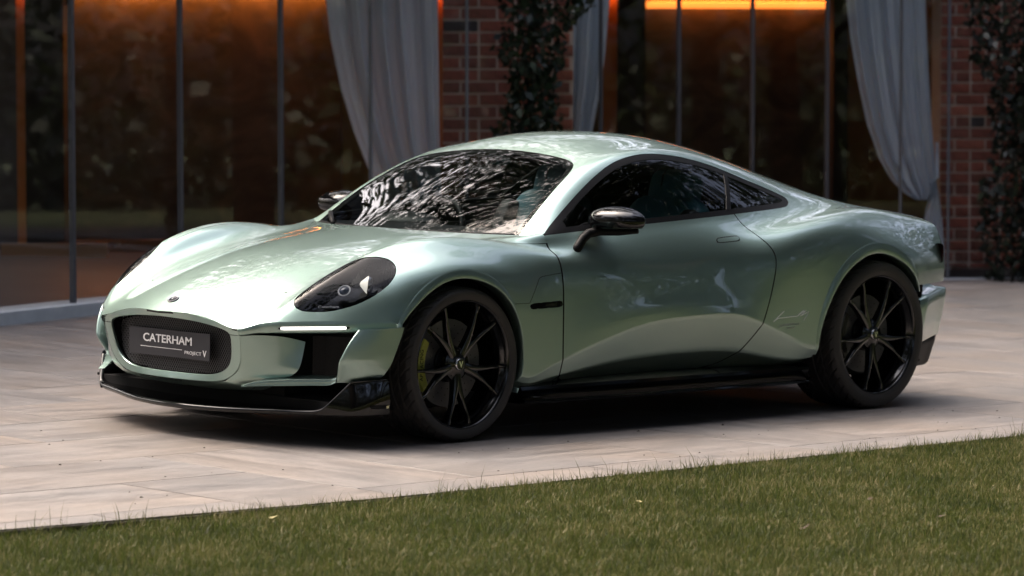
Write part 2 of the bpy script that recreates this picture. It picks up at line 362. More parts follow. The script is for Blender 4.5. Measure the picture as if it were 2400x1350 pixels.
# height over the side plane, used to lay flat things on the flank
_T = []
for S in (SF, SR):
    for f in S.F: _T += [(f[0], f[1], f[2]), (f[0], f[2], f[3])]
def _tri(S): return np.array([[S.V[f[0]], S.V[f[i]], S.V[f[i+1]]] for f in S.F for i in (1, 2)])
TRI = np.concatenate([_tri(SF), _tri(SR)])
def lookup(a, b, ax, ay, az, pick=max, mask=None):
    T = TRI if mask is None else TRI[mask]
    A, B, Cc = T[:, 0], T[:, 1], T[:, 2]
    with np.errstate(all='ignore'):
        den = (B[:, ay]-Cc[:, ay])*(A[:, ax]-Cc[:, ax])+(Cc[:, ax]-B[:, ax])*(A[:, ay]-Cc[:, ay])
        l0 = ((B[:, ay]-Cc[:, ay])*(a-Cc[:, ax])+(Cc[:, ax]-B[:, ax])*(b-Cc[:, ay]))/den
        l1 = ((Cc[:, ay]-A[:, ay])*(a-Cc[:, ax])+(A[:, ax]-Cc[:, ax])*(b-Cc[:, ay]))/den
    l2 = 1-l0-l1; m = (l0 > -1e-4) & (l1 > -1e-4) & (l2 > -1e-4)
    if not m.any(): return None
    return pick(l0[m]*A[m, az]+l1[m]*B[m, az]+l2[m]*Cc[m, az])
def side_y(x, z):
    r = lookup(x, z, 0, 2, 1)
    return .85 if r is None else float(r)
def top_z(x, y): return float(lookup(x, y, 0, 1, 2))
def flank(x, z, off=0.):
    """point on the left flank and its outward normal"""
    e = .006; y = side_y(x, z); n = Vector((-(side_y(x+e, z)-side_y(x-e, z))/(2*e), 1, -(side_y(x, z+e)-side_y(x, z-e))/(2*e))).normalized()
    return Vector((x, y, z))+n*off, n
# ------------------------------------------------------------------ outlines on the skin
WIN = chaikin([(-.560, .820), (-.70, .905), (-.84, .985), (-.972, 1.052), (-1.131, 1.118), (-1.282, 1.150), (-1.421, 1.156), (-1.613, 1.138), (-1.807, 1.100), (-1.9, 1.073), (-2.087, 1.018), (-2.2, .983), (-2.272, .956), (-2.268, .938), (-2.215, .917), (-2.153, .911), (-1.761, .892), (-1.207, .864), (-.781, .838)], 2, sharp=(0,))
DOOR = chaikin([(-.563, .823), (-.556, .772), (-.559, .72), (-.561, .66), (-.558, .55), (-.556, .42), (-.556, .30), (-.56, .21), (-.9, .21), (-1.3, .215), (-1.58, .225), (-1.672, .298), (-1.745, .409), (-1.781, .511), (-1.806, .604), (-1.822, .679), (-1.824, .716), (-1.815, .752), (-1.792, .79), (-1.775, .838), (-1.767, .893), (-1.70, .925), (-1.2, .90), (-.75, .862)], 2, sharp=(0, 20))
WSP = chaikin([(-.25, 0), (-.28, .30), (-.40, .645), (-.510, .622), (-.672, .589), (-.841, .546), (-.92, .522), (-.985, .485), (-1.012, .42), (-1.022, .3), (-1.024, .15), (-1.022, -.3), (-.25, -.3)], 2)
HEAD = chaikin([(.690, .570), (.677, .550), (.647, .547), (.606, .551), (.55, .558), (.485, .573), (.43, .597), (.372, .628), (.322, .664), (.294, .697), (.296, .728), (.315, .754), (.346, .773), (.390, .780), (.441, .773), (.496, .751), (.545, .722), (.602, .681), (.653, .631), (.681, .597)], 1)
def polar(cx, cz, tab):
    t = np.radians([a for a, _ in tab]); r = np.array([b for _, b in tab])
    return lambda th: np.interp(th, t, gsm(r[:, None], .01)[:, 0] if False else r)
FC, RC = (.02, .33), (-2.545, .337)
_f_out = [(-40, .40), (10, .41), (20, .402), (28, .394), (40, .385), (58, .374), (75, .371), (90, .371), (112, .372), (125, .366), (138, .357), (150, .349), (165, .346), (180, .345), (200, .342), (230, .342)]
_f_lip = [(-40, .40), (10, .40), (20, .390), (28, .375), (40, .354), (52, .341), (68, .336), (90, .334), (112, .335), (135, .339), (150, .343), (165, .343), (180, .342), (200, .338), (230, .338)]
_r_out = [(-40, .44), (-10, .44), (0, .436), (20, .434), (36, .438), (52, .433), (70, .428), (90, .424), (112, .428), (122, .430), (135, .425), (145, .415), (158, .412), (180, .412), (220, .412)]
_r_lip = [(-40, .43), (-10, .425), (0, .421), (12, .411), (28, .403), (46, .396), (68, .381), (90, .374), (112, .376), (130, .385), (143, .394), (158, .402), (180, .405), (220, .405)]
def pol(tab):
    a = np.radians(np.array([t for t, _ in tab], float)); r = np.array([q for _, q in tab]); d = np.linspace(a[0], a[-1], 400); v = gsm(np.interp(d, a, r)[:, None], 9)[:, 0]
    return lambda th: np.interp(th, d, v)
FOUT, FLIP, ROUT, RLIP = pol(_f_out), pol(_f_lip), pol(_r_out), pol(_r_lip)
def arch_fn(c, R):
    def fn(S):
        dx, dz = S.V[:, 0]-c[0], S.V[:, 2]-c[1]; th = np.arctan2(dz, dx); th = np.where(th < -1.6, th+2*np.pi, th)
        return np.hypot(dx, dz)-R(th)
    return fn
AF, AR = arch_fn(FC, FOUT), arch_fn(RC, ROUT)
GAP = .0032
fW = lambda S: sd(XZ(S), WIN)
fD = lambda S: sd(XZ(S), DOOR)
fWS = lambda S: np.where(S.V[:, 2] > .79, sd(XY(S), WSP), -1.)
fH = lambda S: sd(XY(S), HEAD)
BX0, BX1 = np.array((-1.888, 1.077)), np.array((-1.734, .901))
def fB(S):   # divider between door glass and quarter glass: positive ahead of it
    d = BX1-BX0; d = d/np.linalg.norm(d); n = np.array((-d[1], d[0])); v = (XZ(S)-BX0)@n
    return v if n[0] > 0 else -v
# ------------------------------------------------------------------ the car and its skin panels
car = empty('sports_car', (0, 0, 0))
tag(car, 'silver green two door sports coupe with black wheels parked on pale paving', 'car')
UH = 37.5
hg = lambda S: np.where(S.V[:, 0] < .34, .22, 0.)
hood_s = clip(clip(SF, lambda S: UH-S.U-hg(S)), lambda S: -fH(S)-.0015)
panel('hood', hood_s, PAINT, car, 'both', .010, 0., MATTE)
fend_s = clip(clip(clip(SF, lambda S: S.U-UH-hg(S)), lambda S: -fH(S)-.0015), AF)
fend_s = clip(fend_s, lambda S: -S.V[:, 0]-.5585+np.where(S.V[:, 2] > .83, .01, 0)+1.0*0 if False else S.V[:, 0]+.5555)
shell_s = clip(clip(clip(clip(SR, lambda S: -fW(S)), lambda S: -fD(S)-GAP), lambda S: -fWS(S)), AR)
shell_s = clip(shell_s, lambda S: np.maximum(S.V[:, 2]-.556, S.V[:, 0]+2.70))
shell_s = clip(shell_s, lambda S: np.where(S.V[:, 2] < .815, -.562-S.V[:, 0]-.0, 1.)) if False else shell_s
body_shell = panel('body_shell', shell_s, PAINT, car, 'both', .012, 0., MATTE)
door_s = clip(clip(SR, lambda S: fD(S)-GAP), lambda S: -fW(S)-.001)
glass_s = clip(SR, lambda S: fW(S)-.021)
HL_glass = clip(SF, lambda S: fH(S)-.001)
doors = {}; fenders = {}
for sd_ in 'LR':
    fenders[sd_] = panel('front_fender', fend_s, PAINT, car, sd_, .012, 0., MATTE)
    doors[sd_] = panel('door', door_s, PAINT, car, sd_, .005, 0., MATTE)
    panel('side_window', clip(glass_s, lambda S: fB(S)-.011), CARGLASS, car, sd_, 0, .004)
    panel('quarter_window', clip(glass_s, lambda S: -fB(S)-.011), CARGLASS, car, sd_, 0, .004)
    wf = panel('window_frame', clip(clip(SR, lambda S: fW(S)), lambda S: .0225-fW(S)), SATIN, car, sd_, .008, .002)
    panel('window_divider', clip(glass_s, lambda S: .012-np.abs(fB(S))), SATIN, wf, sd_, .006, .001)
    panel('shut_line_seal', clip(clip(SR, lambda S: .016-np.abs(fD(S))), lambda S: -fW(S)), MATTE, doors[sd_], sd_, 0, .0055)
panel('shut_line_seal', clip(clip(SF, lambda S: 1.6-np.abs(S.U-UH)), lambda S: np.minimum(.36-S.V[:, 0], -fH(S)-.01)), MATTE, fenders['L'], 'L', 0, .0055)
panel('shut_line_seal', clip(clip(SF, lambda S: 1.6-np.abs(S.U-UH)), lambda S: np.minimum(.36-S.V[:, 0], -fH(S)-.01)), MATTE, fenders['R'], 'R', 0, .0055)
panel('windshield', clip(SR, lambda S: fWS(S)-.003), CARGLASS, car, 'both', 0, .003)
panel('windshield_border', clip(clip(SR, lambda S: fWS(S)-.001), lambda S: .030-fWS(S)), SATIN, car, 'both', 0, .006)
panel('cabin_lining', clip(clip(clip(clip(SR, AR), lambda S: S.V[:, 2]-.30), lambda S: -fW(S)-.004), lambda S: np.minimum(-fWS(S)-.004, S.V[:, 0]+3.0)), MATTE, car, 'both', 0, .022)
# lips of the wheel arches
def arch_lip(c, Ro, Rl, a0, a1, side, parent, out=.010):
    rows = []
    for th in np.linspace(math.radians(a0), math.radians(a1), 110):
        ro, rl = float(Ro(th)), float(Rl(th)); k = max(0., min(1., (ro-rl)/.03)); cx, sx = math.cos(th), math.sin(th)
        y0 = side_y(c[0]+(ro+.002)*cx, c[1]+(ro+.002)*sx)
        pr = [(ro+.0015, -.001), (ro-.002, .0025*k), (ro-.006*k-.001, .0045*k), (ro+(rl-ro)*.5, .007*k+.001), (rl+.002, out*k+.002), (rl, out*k+.0005), (rl-.0015, out*k-.003), (rl-.001, -.02), (rl, -.05)]
        rows.append([(c[0]+r*cx, (y0+dy)*(1 if side == 'L' else -1), c[1]+r*sx) for r, dy in pr])
    return grid_obj('arch_lip', rows, PAINT, parent, flip=(side == 'L'))
for s_ in 'LR':
    arch_lip(FC, FOUT, FLIP, 20, 205, s_, fenders[s_])
    arch_lip(RC, ROUT, RLIP, -9, 152, s_, body_shell)
# ------------------------------------------------------------------ front end of the car
def resample(G, nu, nv):
    """bicubic net through a coarse grid of points"""
    G = np.asarray(G, float); a, b = G.shape[:2]
    H = np.stack([nspline(np.arange(b), G[i], np.linspace(0, b-1, nv)) for i in range(a)])
    return np.stack([nspline(np.arange(a), H[:, j], np.linspace(0, a-1, nu)) for j in range(nv)], 1)
MIR = np.array([1, -1, 1])
def both(name, G, mat, parent=None, flip=False, smooth=True):
    G = np.asarray(G, float)
    return [grid_obj(name, G, mat, parent, smooth, flip), grid_obj(name, G*MIR, mat, parent, smooth, not flip)]
crease = SKF[0]                                            # nose edge, centre to wheel arch
def crease_at(y):
    j = 73; return np.array([np.interp(y, crease[:j, 1], crease[:j, k]) for k in range(3)])
zS_y = [.40, .427, .485, .53, .62, .712, .795, .85]; zS_z = [.437, .437, .447, .452, .455, .458, .462, .469]
zS = lambda y: float(np.interp(y, zS_y, zS_z))
bumper = None
rows = []
for y in np.concatenate([np.linspace(.424, .80, 40), np.linspace(.81, .846, 6)]):
    p = crease_at(y); z1 = zS(y); t = crease_at(min(y+.01, .846))-crease_at(y-.01); o = np.array([-t[1], t[0], 0]); o /= np.linalg.norm(o); o = -o if o[0] < 0 else o
    h = p[2]-z1
    rows.append([p+o*.0004+[0, 0, .0004], p+o*.0022-[0, 0, h*.10], p+o*.0035-[0, 0, h*.35], p+o*.002-[0, 0, h*.72], p-o*.001-[0, 0, h*.93], p-o*.005-[0, 0, h], p-o*.03-[0, 0, h+.004], p-o*.13-[0, 0, h+.018]])
band = both('headlight_band', rows, PAINT, car, flip=False)
# ring round the grille
O_ = [(.426, .436), (.418, .373), (.41, .335), (.395, .305), (.365, .276), (.33, .256), (.29, .245), (.24, .239), (.13, .237), (0, .237)]
I_ = [(0, .487), (.1, .4845), (.19, .480), (.28, .469), (.335, .458), (.36, .449), (.370, .441), (.374, .425), (.368, .38), (.36, .348), (.348, .32), (.325, .297), (.29, .28), (.25, .27), (.20, .2655), (.1, .264), (0, .264)]
Xo = lambda y, z: .905-.32*y*y-.25*max(0., .45-z)
Xi = lambda y, z: .893-.26*y*y-.25*max(0., .45-z)
outer = [crease_at(y) for y in (0, .1, .2, .3, .37, .41, .428)]+[np.array([Xo(y, z), y, z]) for y, z in O_]
inner = [np.array([Xi(y, z), y, z]) for y, z in I_]
def dense(p, n=81):
    p = np.array(p); d = np.concatenate([[0], np.cumsum(np.linalg.norm(np.diff(p, axis=0), axis=1))])
    return p, d
k = np.linspace(0, 16, 97)
oc = np.stack([np.interp(k, range(17), np.array(outer)[:, j]) for j in range(3)], 1); ic = np.stack([np.interp(k, range(17), np.array(inner)[:, j]) for j in range(3)], 1)
oc[44:] = gsm(oc, 2.2)[44:]; ic = gsm(ic, 2.2); oc[0, 1] = ic[0, 1] = oc[-1, 1] = ic[-1, 1] = 0
fw = np.array([1., 0, 0])
ring = np.stack([oc-fw*.003, oc+fw*.001+(ic-oc)*.06, oc+(ic-oc)*.5+fw*.001, oc+(ic-oc)*.93+fw*.0, ic-fw*.003, ic-fw*.012, ic-fw*.05], 1)
full = np.concatenate([ring, (ring*MIR)[::-1]])
bumper = grid_obj('front_bumper', full, PAINT, car, flip=True); bumper.data.set_sharp_from_angle(angle=.28)
for s in (1, -1): tube('bumper_seam', [(Xi(.372, .437)+.0005, s*.371, .437), (.5*(Xi(.4, .437)+Xo(.4, .437))+.0012, s*.400, .437), (Xo(.427, .437)+.0005, s*.4275, .437)], .0013, MATTE, bumper, 5)
tun = np.stack([ic-fw*.012+(ic*[0, 1, 1]-[0, 0, .37])*-.006, ic*[1, .985, 1]-fw*.06+[0, 0, 0], ic*[1, .93, 1]-fw*.10+(np.array([0, 0, .37])-ic*[0, 0, 1])*.1], 1)
grid_obj('grille_tunnel', np.concatenate([tun, (tun*MIR)[::-1]]), GLOSS, bumper, flip=True)
# lower flanks of the bumper
B1 = [[(.846, .426, .4335), (.81, .472, .440), (.73, .545, .436), (.655, .60, .417)],
      [(Xo(.418, .373), .418, .373), (.79, .475, .37), (.725, .545, .366), (.668, .60, .36)],
      [(Xo(.41, .335), .41, .335), (.785, .465, .327), (.73, .54, .323), (.68, .598, .32)],
      [(Xo(.395, .305), .395, .305), (.79, .445, .292), (.74, .52, .292), (.69, .585, .295)],
      [(Xo(.365, .276), .365, .276), (.80, .41, .262), (.75, .48, .262), (.70, .55, .275)],
      [(Xo(.33, .256), .33, .256), (.80, .37, .243), (.75, .43, .243), (.70, .50, .258)],
      [(Xo(.29, .245), .29, .245), (.79, .32, .227), (.74, .36, .215), (.68, .40, .215)],
      [(Xo(.13, .237), .13, .237), (.79, .14, .218), (.74, .16, .2), (.66, .2, .19)],
      [(Xo(0, .237), 0, .237), (.79, 0, .218), (.74, 0, .2), (.66, 0, .19)]]
G = resample(B1, 49, 25); G[-1, :, 1] = 0
both('bumper_cheek', G, PAINT, bumper, flip=True)
# fin beside the intake
lead = [(.552, .80, .474), (.588, .783, .42), (.610, .766, .366), (.612, .752, .335), (.595, .728, .292), (.590, .708, .262)]
rear = [(.367, .862, .481), (.388, .862, .43), (.412, .860, .377), (.428, .856, .339), (.457, .842, .293), (.47, .80, .262)]
FG = []
for a, b in zip(lead, rear):
    a, b = np.array(a), np.array(b); m1 = a+(b-a)*.12+[.0, .016, 0]; m2 = a+(b-a)*.5+[.008, .022, 0]
    FG.append([a+[-.10, -.045, 0], a+[-.03, -.02, 0], a+[-.004, -.008, 0], a+[.002, .002, 0], a+(b-a)*.05+[.001, .0105, 0], m1, m2, b])
FG = resample(FG, 31, 31)
fin = both('bumper_fin', FG, PAINT, bumper, flip=True)
cap = np.stack([FG[0, 12:], FG[0, 12:]+np.array([-.05, -.06, -.002])*np.linspace(1, .4, 19)[:, None]], 1)
both('fin_top', cap, PAINT, bumper, flip=True)
# lower blade and shelf of the intake
be = np.array([(.853, .45, .238), (.80, .487, .248), (.72, .575, .255), (.65, .655, .259), (.612, .695, .261), (.597, .718, .272)])
bh = np.array([.0008, .009, .012, .012, .012, .010])
bi = np.array([(.835, .43, .242), (.75, .485, .268), (.67, .55, .281), (.60, .615, .284), (.545, .665, .284), (.52, .69, .284)])
BG = np.stack([bi, be+(bi-be)*.12+np.stack([0*bh, 0*bh, bh], 1), be+(bi-be)*.03+np.stack([0*bh, 0*bh, bh*.9], 1), be+np.stack([0*bh, 0*bh, bh*.3], 1), be-np.stack([0*bh, 0*bh, bh*.5], 1), be+(bi-be)*.04-np.stack([0*bh, 0*bh, bh], 1), be+(bi-be)*.7-np.stack([0*bh, 0*bh, bh*1.5], 1)], 1)
both('intake_blade', resample(BG, 25, 25), PAINT, bumper, flip=True)
# dark intake: honeycomb in front of black
for s in (1, -1):
    box = mesh_obj('intake_back', [(.50, s*.55, .25), (.50, s*.55, .46), (.47, s*.80, .46), (.47, s*.80, .25)], [(0, 1, 2, 3)], MATTE, bumper)
    bm = bmesh.new()
    a, b = Vector((.615, s*.60, 0)), Vector((.525, s*.765, 0)); e = (b-a).normalized(); nrm = Vector((e.y, -e.x, 0))*.0012
    w = (b-a).length
    for q in range(2):
        for i in range(-26, 34):
            pts = []
            for z in np.linspace(.275, .44, 2):
                t = i*.007+(z-.275)*(.58 if q else -.58)+(0.0 if q else .1)
                pts.append((t, z))
            (t0, z0), (t1, z1) = pts
            # trim to the opening
            f0, f1 = 0., 1.
            if t1 != t0:
                lo, hi = sorted(((0-t0)/(t1-t0), (w-t0)/(t1-t0))); f0, f1 = max(f0, lo), min(f1, hi)
            if f1-f0 < .03: continue
            P0 = a+e*(t0+(t1-t0)*f0)+Vector((0, 0, z0+(z1-z0)*f0)); P1 = a+e*(t0+(t1-t0)*f1)+Vector((0, 0, z0+(z1-z0)*f1))
            d = e*.0009; bm.faces.new([bm.verts.new(v) for v in (P0-d, P0+d, P1+d, P1-d)])
    tag(bm_obj('intake_grille', bm, DARKMETAL, bumper), kind='stuff')
# main grille: diamond wire mesh, trimmed to the opening
bm = bmesh.new(); op = np.concatenate([ic[:, 1:], (ic[:, 1:]*[-1, 1])[::-1]])*[.985, 1]; XM = lambda y: .835-.24*y*y
def wire(y0, z0, y1, z1):
    n = 60; t = np.linspace(0, 1, n); q = np.stack([y0+(y1-y0)*t, z0+(z1-z0)*t], 1); ins = sd(q, op) > .002; run = []
    for i in range(n+1):
        if i < n and ins[i]: run.append(q[i])
        else:
            if len(run) > 1:
                st = max(1, len(run)//6); rr = run[::st]
                if tuple(rr[-1]) != tuple(run[-1]): rr.append(run[-1])
                d = np.array([z1-z0, -(y1-y0)]); d = d/np.linalg.norm(d)*.0011
                L0 = [bm.verts.new((XM(p[0]), p[0]-d[0], p[1]-d[1])) for p in rr]; L1 = [bm.verts.new((XM(p[0]), p[0]+d[0], p[1]+d[1])) for p in rr]
                for a in range(len(rr)-1): bm.faces.new((L0[a], L0[a+1], L1[a+1], L1[a]))
            run = []
for i in range(-60, 90):
    c = i*.0115
    wire(c-.40, .25, c-.40+.25*.62, .50); wire(c-.40, .50, c-.40+.25*.62, .25)
tag(bm_obj('grille_mesh', bm, principled('grille_wire', (.11, .11, .115), .4, .5), bumper), kind='stuff')
mesh_obj('grille_back', [(.74, -.40, .22), (.74, .40, .22), (.74, .40, .52), (.74, -.40, .52)], [(0, 1, 2, 3)], MATTE, bumper)
# number plate
plate = box_obj('number_plate', .846, .852, -.252, .252, .322, .430, PLATE, bumper, .003)
PF = lambda y, z: frame((.8526, y, z), (0, 1, 0), (0, 0, 1))
text_mesh('plate_lettering', 'CATERHAM', .046, WHITE, PF(-.009, .3905), plate, 1.28, spacing=1.0, bold=.0006)
text_mesh('plate_lettering', 'PROJECT', .0185, WHITE, PF(.150, .3465), plate, 1.35, spacing=1.06)
text_mesh('plate_lettering', 'V', .038, WHITE, PF(.222, .3480), plate, .95)
box_obj('plate_rule', .852, .8527, -.178, .082, .3545, .3565, WHITE, plate)
# daytime running lights
for s in (1, -1):
    pts = []
    for y in np.linspace(.548, .745, 24):
        p = crease_at(y); t = crease_at(y+.01)-crease_at(y-.01); o = np.array([-t[1], t[0], 0]); o /= np.linalg.norm(o); o = -o if o[0] < 0 else o
        q = np.array([p[0], p[1], (p[2]*.42+zS(y)*.58)])-o*.001; pts.append(q*[1, s, 1])
    r = np.full(24, .0062); r[0] = r[-1] = .003; r[1] = r[-2] = .005
    dr = tube('daytime_light', pts, r*1.45, GLOSS, band[0 if s > 0 else 1], 12)
    tube('light_bar', [np.array(p)+np.array([.004, .004*s, -.0005]) for p in pts[1:-1]], list(r[1:-1]), DRL, dr, 12)
# headlights
def hl_inner(S, off): return Sheet(S.V-S.N*off, S.N, S.U, S.F)
for s in 'LR':
    sg = 1 if s == 'L' else -1
    hd = panel('headlight', HL_glass, LAMPGLASS, car, s, 0, .002)
    panel('lamp_bowl', clip(SF, lambda S: fH(S)+.004), principled('lamp_black', (.002, .0024, .0035), .2) if 'lamp_black' not in MATS else MATS['lamp_black'], hd, s, 0, .085)
    wall = clip(SF, lambda S: np.minimum(fH(S)-.0005, .008-fH(S)))
    panel('lamp_rim', wall, GLOSS, hd, s, .085, .004)
    # projector: lit dish behind a clear dome, second lens ahead of it
    c = Vector((.402, .680*sg, .640)); ax = Vector((.70, -.69*sg, .10)).normalized(); q = Vector((0, 1, 0)).rotation_difference(ax).to_matrix()
    def dish(name, prof, mat, cc, q=q):
        o = lathe(name, prof, mat, hd, 40); o.data.transform(q.to_4x4()); o.location = cc; return o
    dish('lamp_reflector', [(.002, .030), (.010, .026), (.022, .014), (.033, .003), (.036, -.002)], LAMPLIT, c)
    dish('lamp_lens', [(.036, -.0025), (.035, -.010), (.028, -.019), (.015, -.025), (.0, -.027)], CHROME, c)
    q2 = Vector((0, 1, 0)).rotation_difference(Vector((.70, .35*sg, .62)).normalized()).to_matrix()
    dish('lamp_ring', [(.021, 0), (.0245, .002), (.027, 0), (.0245, -.004), (.021, 0)], WHITE, Vector((.500, .652*sg, .618)), q2)
    dish('lamp_second_lens', [(.0, .008), (.012, .006), (.021, 0)], principled('blue_lens', (.02, .035, .06), .1) if 'blue_lens' not in MATS else MATS['blue_lens'], Vector((.500, .652*sg, .618)), q2)
    if sg > 0: text_mesh('lamp_lettering', 'Caterham', .016, WHITE, frame((.585, .655, .556), (-.72, .69, .03), (-.45, -.30, .84)), hd, 1.3)
# emblem on the hood
ez = top_z(.832, 0.); nrm = Vector((.42, 0, .907)).normalized(); EM = frame(Vector((.832, 0, ez))+nrm*.002, (0, 1, 0), (-nrm.z, 0, nrm.x))
emblem = lathe('hood_emblem', [(.0, .0015), (.019, .0015), (.0205, .003), (.0235, .003), (.025, .0012), (.026, -.004)], CHROME, car, 48)
emblem.data.transform(EM.to_3x3().to_4x4() @ Matrix.Rotation(math.radians(90), 4, 'X')); emblem.location = EM.translation
eb = lathe('emblem_field', [(.0, .0022), (.0185, .0022), (.019, .001)], GLOSS, emblem, 40); eb.data.transform(EM.to_3x3().to_4x4() @ Matrix.Rotation(math.radians(90), 4, 'X'))
text_mesh('emblem_mark', 'V', .03, CHROME, EM.to_3x3().to_4x4() @ Matrix.Translation((0, 0, .0032)), emblem, 1.1, .0006, bold=.0008)
# ------------------------------------------------------------------ splitter, underbody, sills
fe = np.array([(.835, 0, .128), (.83, .10, .128), (.805, .25, .130), (.765, .38, .133), (.712, .52, .137), (.672, .63, .140), (.657, .675, .146), (.643, .70, .160), (.61, .737, .208), (.578, .770, .255), (.572, .776, .262)])
FE = nspline(np.arange(len(fe)), fe, np.linspace(0, len(fe)-1, 61)); FE[0, 1] = 0
inn = FE.copy(); inn[:, 0] -= .30; inn[:, 2] = np.minimum(FE[:, 2], .145)-.004
rows = []
for p in FE:
    k = min(1., max(0., (p[2]-.14)/.06)); up = np.array([-.004, -.006*k, .011*(1-k)+.003*k]); back = np.array([-.24*(1-k)-.10*k, -.03*k, .004])
    rows.append([p+back*[1, 1, 1]+[0, -.012*k, .006*(1-k)], p+up*1.0+[-.012, -.006*k, 0], p+up*.9, p+[.001, .001*k, .003], p+[.0005, .002*k, -.004], p+[-.004, 0.002*k, -.011*(1-k)], p+[-.20, .02*k, -.012*(1-k)]])
R_ = np.array(rows); full = np.concatenate([(R_*MIR)[:0:-1], R_])
splitter = grid_obj('splitter', full, GLOSS, car, flip=False)
for s in (1, -1):
    # outer fence running back to the wheel
    top = [(.572, .776, .262), (.54, .812, .267), (.50, .845, .271), (.455, .866, .275)]; bot = [(.660, .676, .138), (.60, .76, .140), (.53, .838, .143), (.445, .868, .147)]
    FGd = []
    for a, b in zip(top, bot):
        a, b = np.array(a), np.array(b); FGd.append([a+[-.05, -.05, 0], a+[-.004, -.006, .001], a, a+(b-a)*.5+[0, .008, 0], b, b+[-.02, -.03, -.003], b+[-.1, -.2, -.004]])
    grid_obj('splitter_fence', resample(FGd, 25, 25)*[1, s, 1], GLOSS, splitter, flip=(s > 0))
    slot = [(.53, .853, .176), (.452, .870, .180), (.452, .870, .163), (.53, .851, .166)]
    bm = bmesh.new(); f = bm.faces.new([bm.verts.new((x+.003, (y+.004)*s, z)) for x, y, z in slot]); bm_obj('fence_slot', bm, MATTE, splitter)
    box_obj('fence_clip', .455, .470, min(s*.868, s*.876), max(s*.868, s*.876), .166, .177, CHROME, splitter, .002)
box_obj('floor_pan', -3.10, .62, -.70, .70, .135, .185, MATTE, car, .01)
box_obj('front_bulkhead', .20, .60, -.42, .42, .15, .60, MATTE, car)
for s in (1, -1):
    xs = np.linspace(-.35, -2.17, 40); prof = [(.70, .235), (.795, .214), (.812, .204), (.816, .190), (.806, .168), (.830, .160), (.868, .156), (.884, .151), (.886, .146), (.880, .140), (.80, .134), (.60, .134)]
    rows = []
    for x in xs:
        t = (x+.35)/(-1.82); k = .014*math.sin(math.pi*min(1, max(0, t)))+.022*t
        e = min(1, t/.05); e2 = min(1, (1-t)/.05)
        rows.append([(x, s*(y+k*(1 if y > .75 else 0)-(.05*(1-e)+.04*(1-e2))*(y > .82)), z+.004*t) for y, z in prof])
    sill = grid_obj('side_sill', rows, GLOSS, car, flip=(s < 0)); sill.data.set_sharp_from_angle(angle=.6)
# ------------------------------------------------------------------ wheels
def smooth_prof(p, n=5):
    p = np.array(p, float); return nspline(np.arange(len(p)), p, np.linspace(0, len(p)-1, (len(p)-1)*n+1))
def make_tyre(R, rr, w, name='tyre', parent=None):
    """outer face of the rim flange at y=0, inner side at -w"""
    out = smooth_prof([(rr-.004, -.012), (rr-.002, -.003), (rr+.004, .003), (rr+.016, .008), (rr+.028, .0095), (rr+(R-rr)*.72, .006), (R-.008, -.004), (R-.003, -.012)], 4)
    tread = []; g = [.052, .098, .145, .19]; yy = np.linspace(-.014, -w+.014, 90)
    sc = w/.245
    for y in yy:
        d = 0.
        for q in g:
            if abs(-y-q*sc) < .0048: d = .006
        crown = .004*((-y-w/2)/(w/2))**4
        tread.append((R-crown-d, y))
    inn = [(r, -w-y) for r, y in out[::-1]]
    pr = np.array(list(map(tuple, out))+tread+inn); n = 504
    t = np.linspace(0, 2*np.pi, n, endpoint=False); G = np.zeros((n, len(pr), 3)); rad = np.repeat(pr[None, :, 0], n, 0); y = pr[:, 1]
    k = np.arange(n)
    for j in range(len(pr)):
        yj = y[j]
        if len(out)-7 <= j < len(out)+len(tread)+6 and pr[j, 0] > R-.012:
            sh = -yj < .05*sc or -yj > w-.05*sc
            if sh: m = ((k+int(-yj*260)) % 12) < 2
            elif .055*sc < -yj < .094*sc or .15*sc < -yj < .186*sc: m = ((k+int(-yj*420)+3) % 12) < 2
            else: m = np.zeros(n, bool)
            rad[m, j] -= .007
    c, s = np.cos(t)[:, None], np.sin(t)[:, None]
    G[..., 0] = c*rad; G[..., 1] = y[None]; G[..., 2] = s*rad
    o = grid_obj(name, G, RUBBER, parent, True, wrap_u=True); o.data.set_sharp_from_angle(angle=.7)
    return o
def make_spoke(rr, th, sgn, parent):
    """one arm of a Y pair: out of the hub, bending to the rim"""
    rows = []; base = math.radians(th)
    for t in np.linspace(0, 1, 15):
        r = .040+(rr-.014-.040)*t
        a = base+math.radians(sgn*(4.+9.6*min(1, max(0, (t-.12)/.75))**.9))
        w = .013*(1-t)**1.6+.0060+.004*max(0, (t-.93)/.07); d = .020+.012*(1-t)
        yf = -.030+.016*t**1.5+(.003*math.sin(math.pi*t))
        u = Vector((math.sin(a), 0, math.cos(a))); v = Vector((math.cos(a), 0, -math.sin(a)))
        rows.append([u*r+v*q+Vector((0, yy, 0)) for q, yy in ((-w*.5, yf), (-w*.9, yf-.003), (-w*1.1, yf-d), (w*1.1, yf-d), (w*.9, yf-.003), (w*.5, yf))])
    G = np.array([[tuple(p) for p in r] for r in rows])
    o = grid_obj('spoke', G, WHEELBLACK, parent, True, wrap_v=True); o.data.set_sharp_from_angle(angle=.8); return o
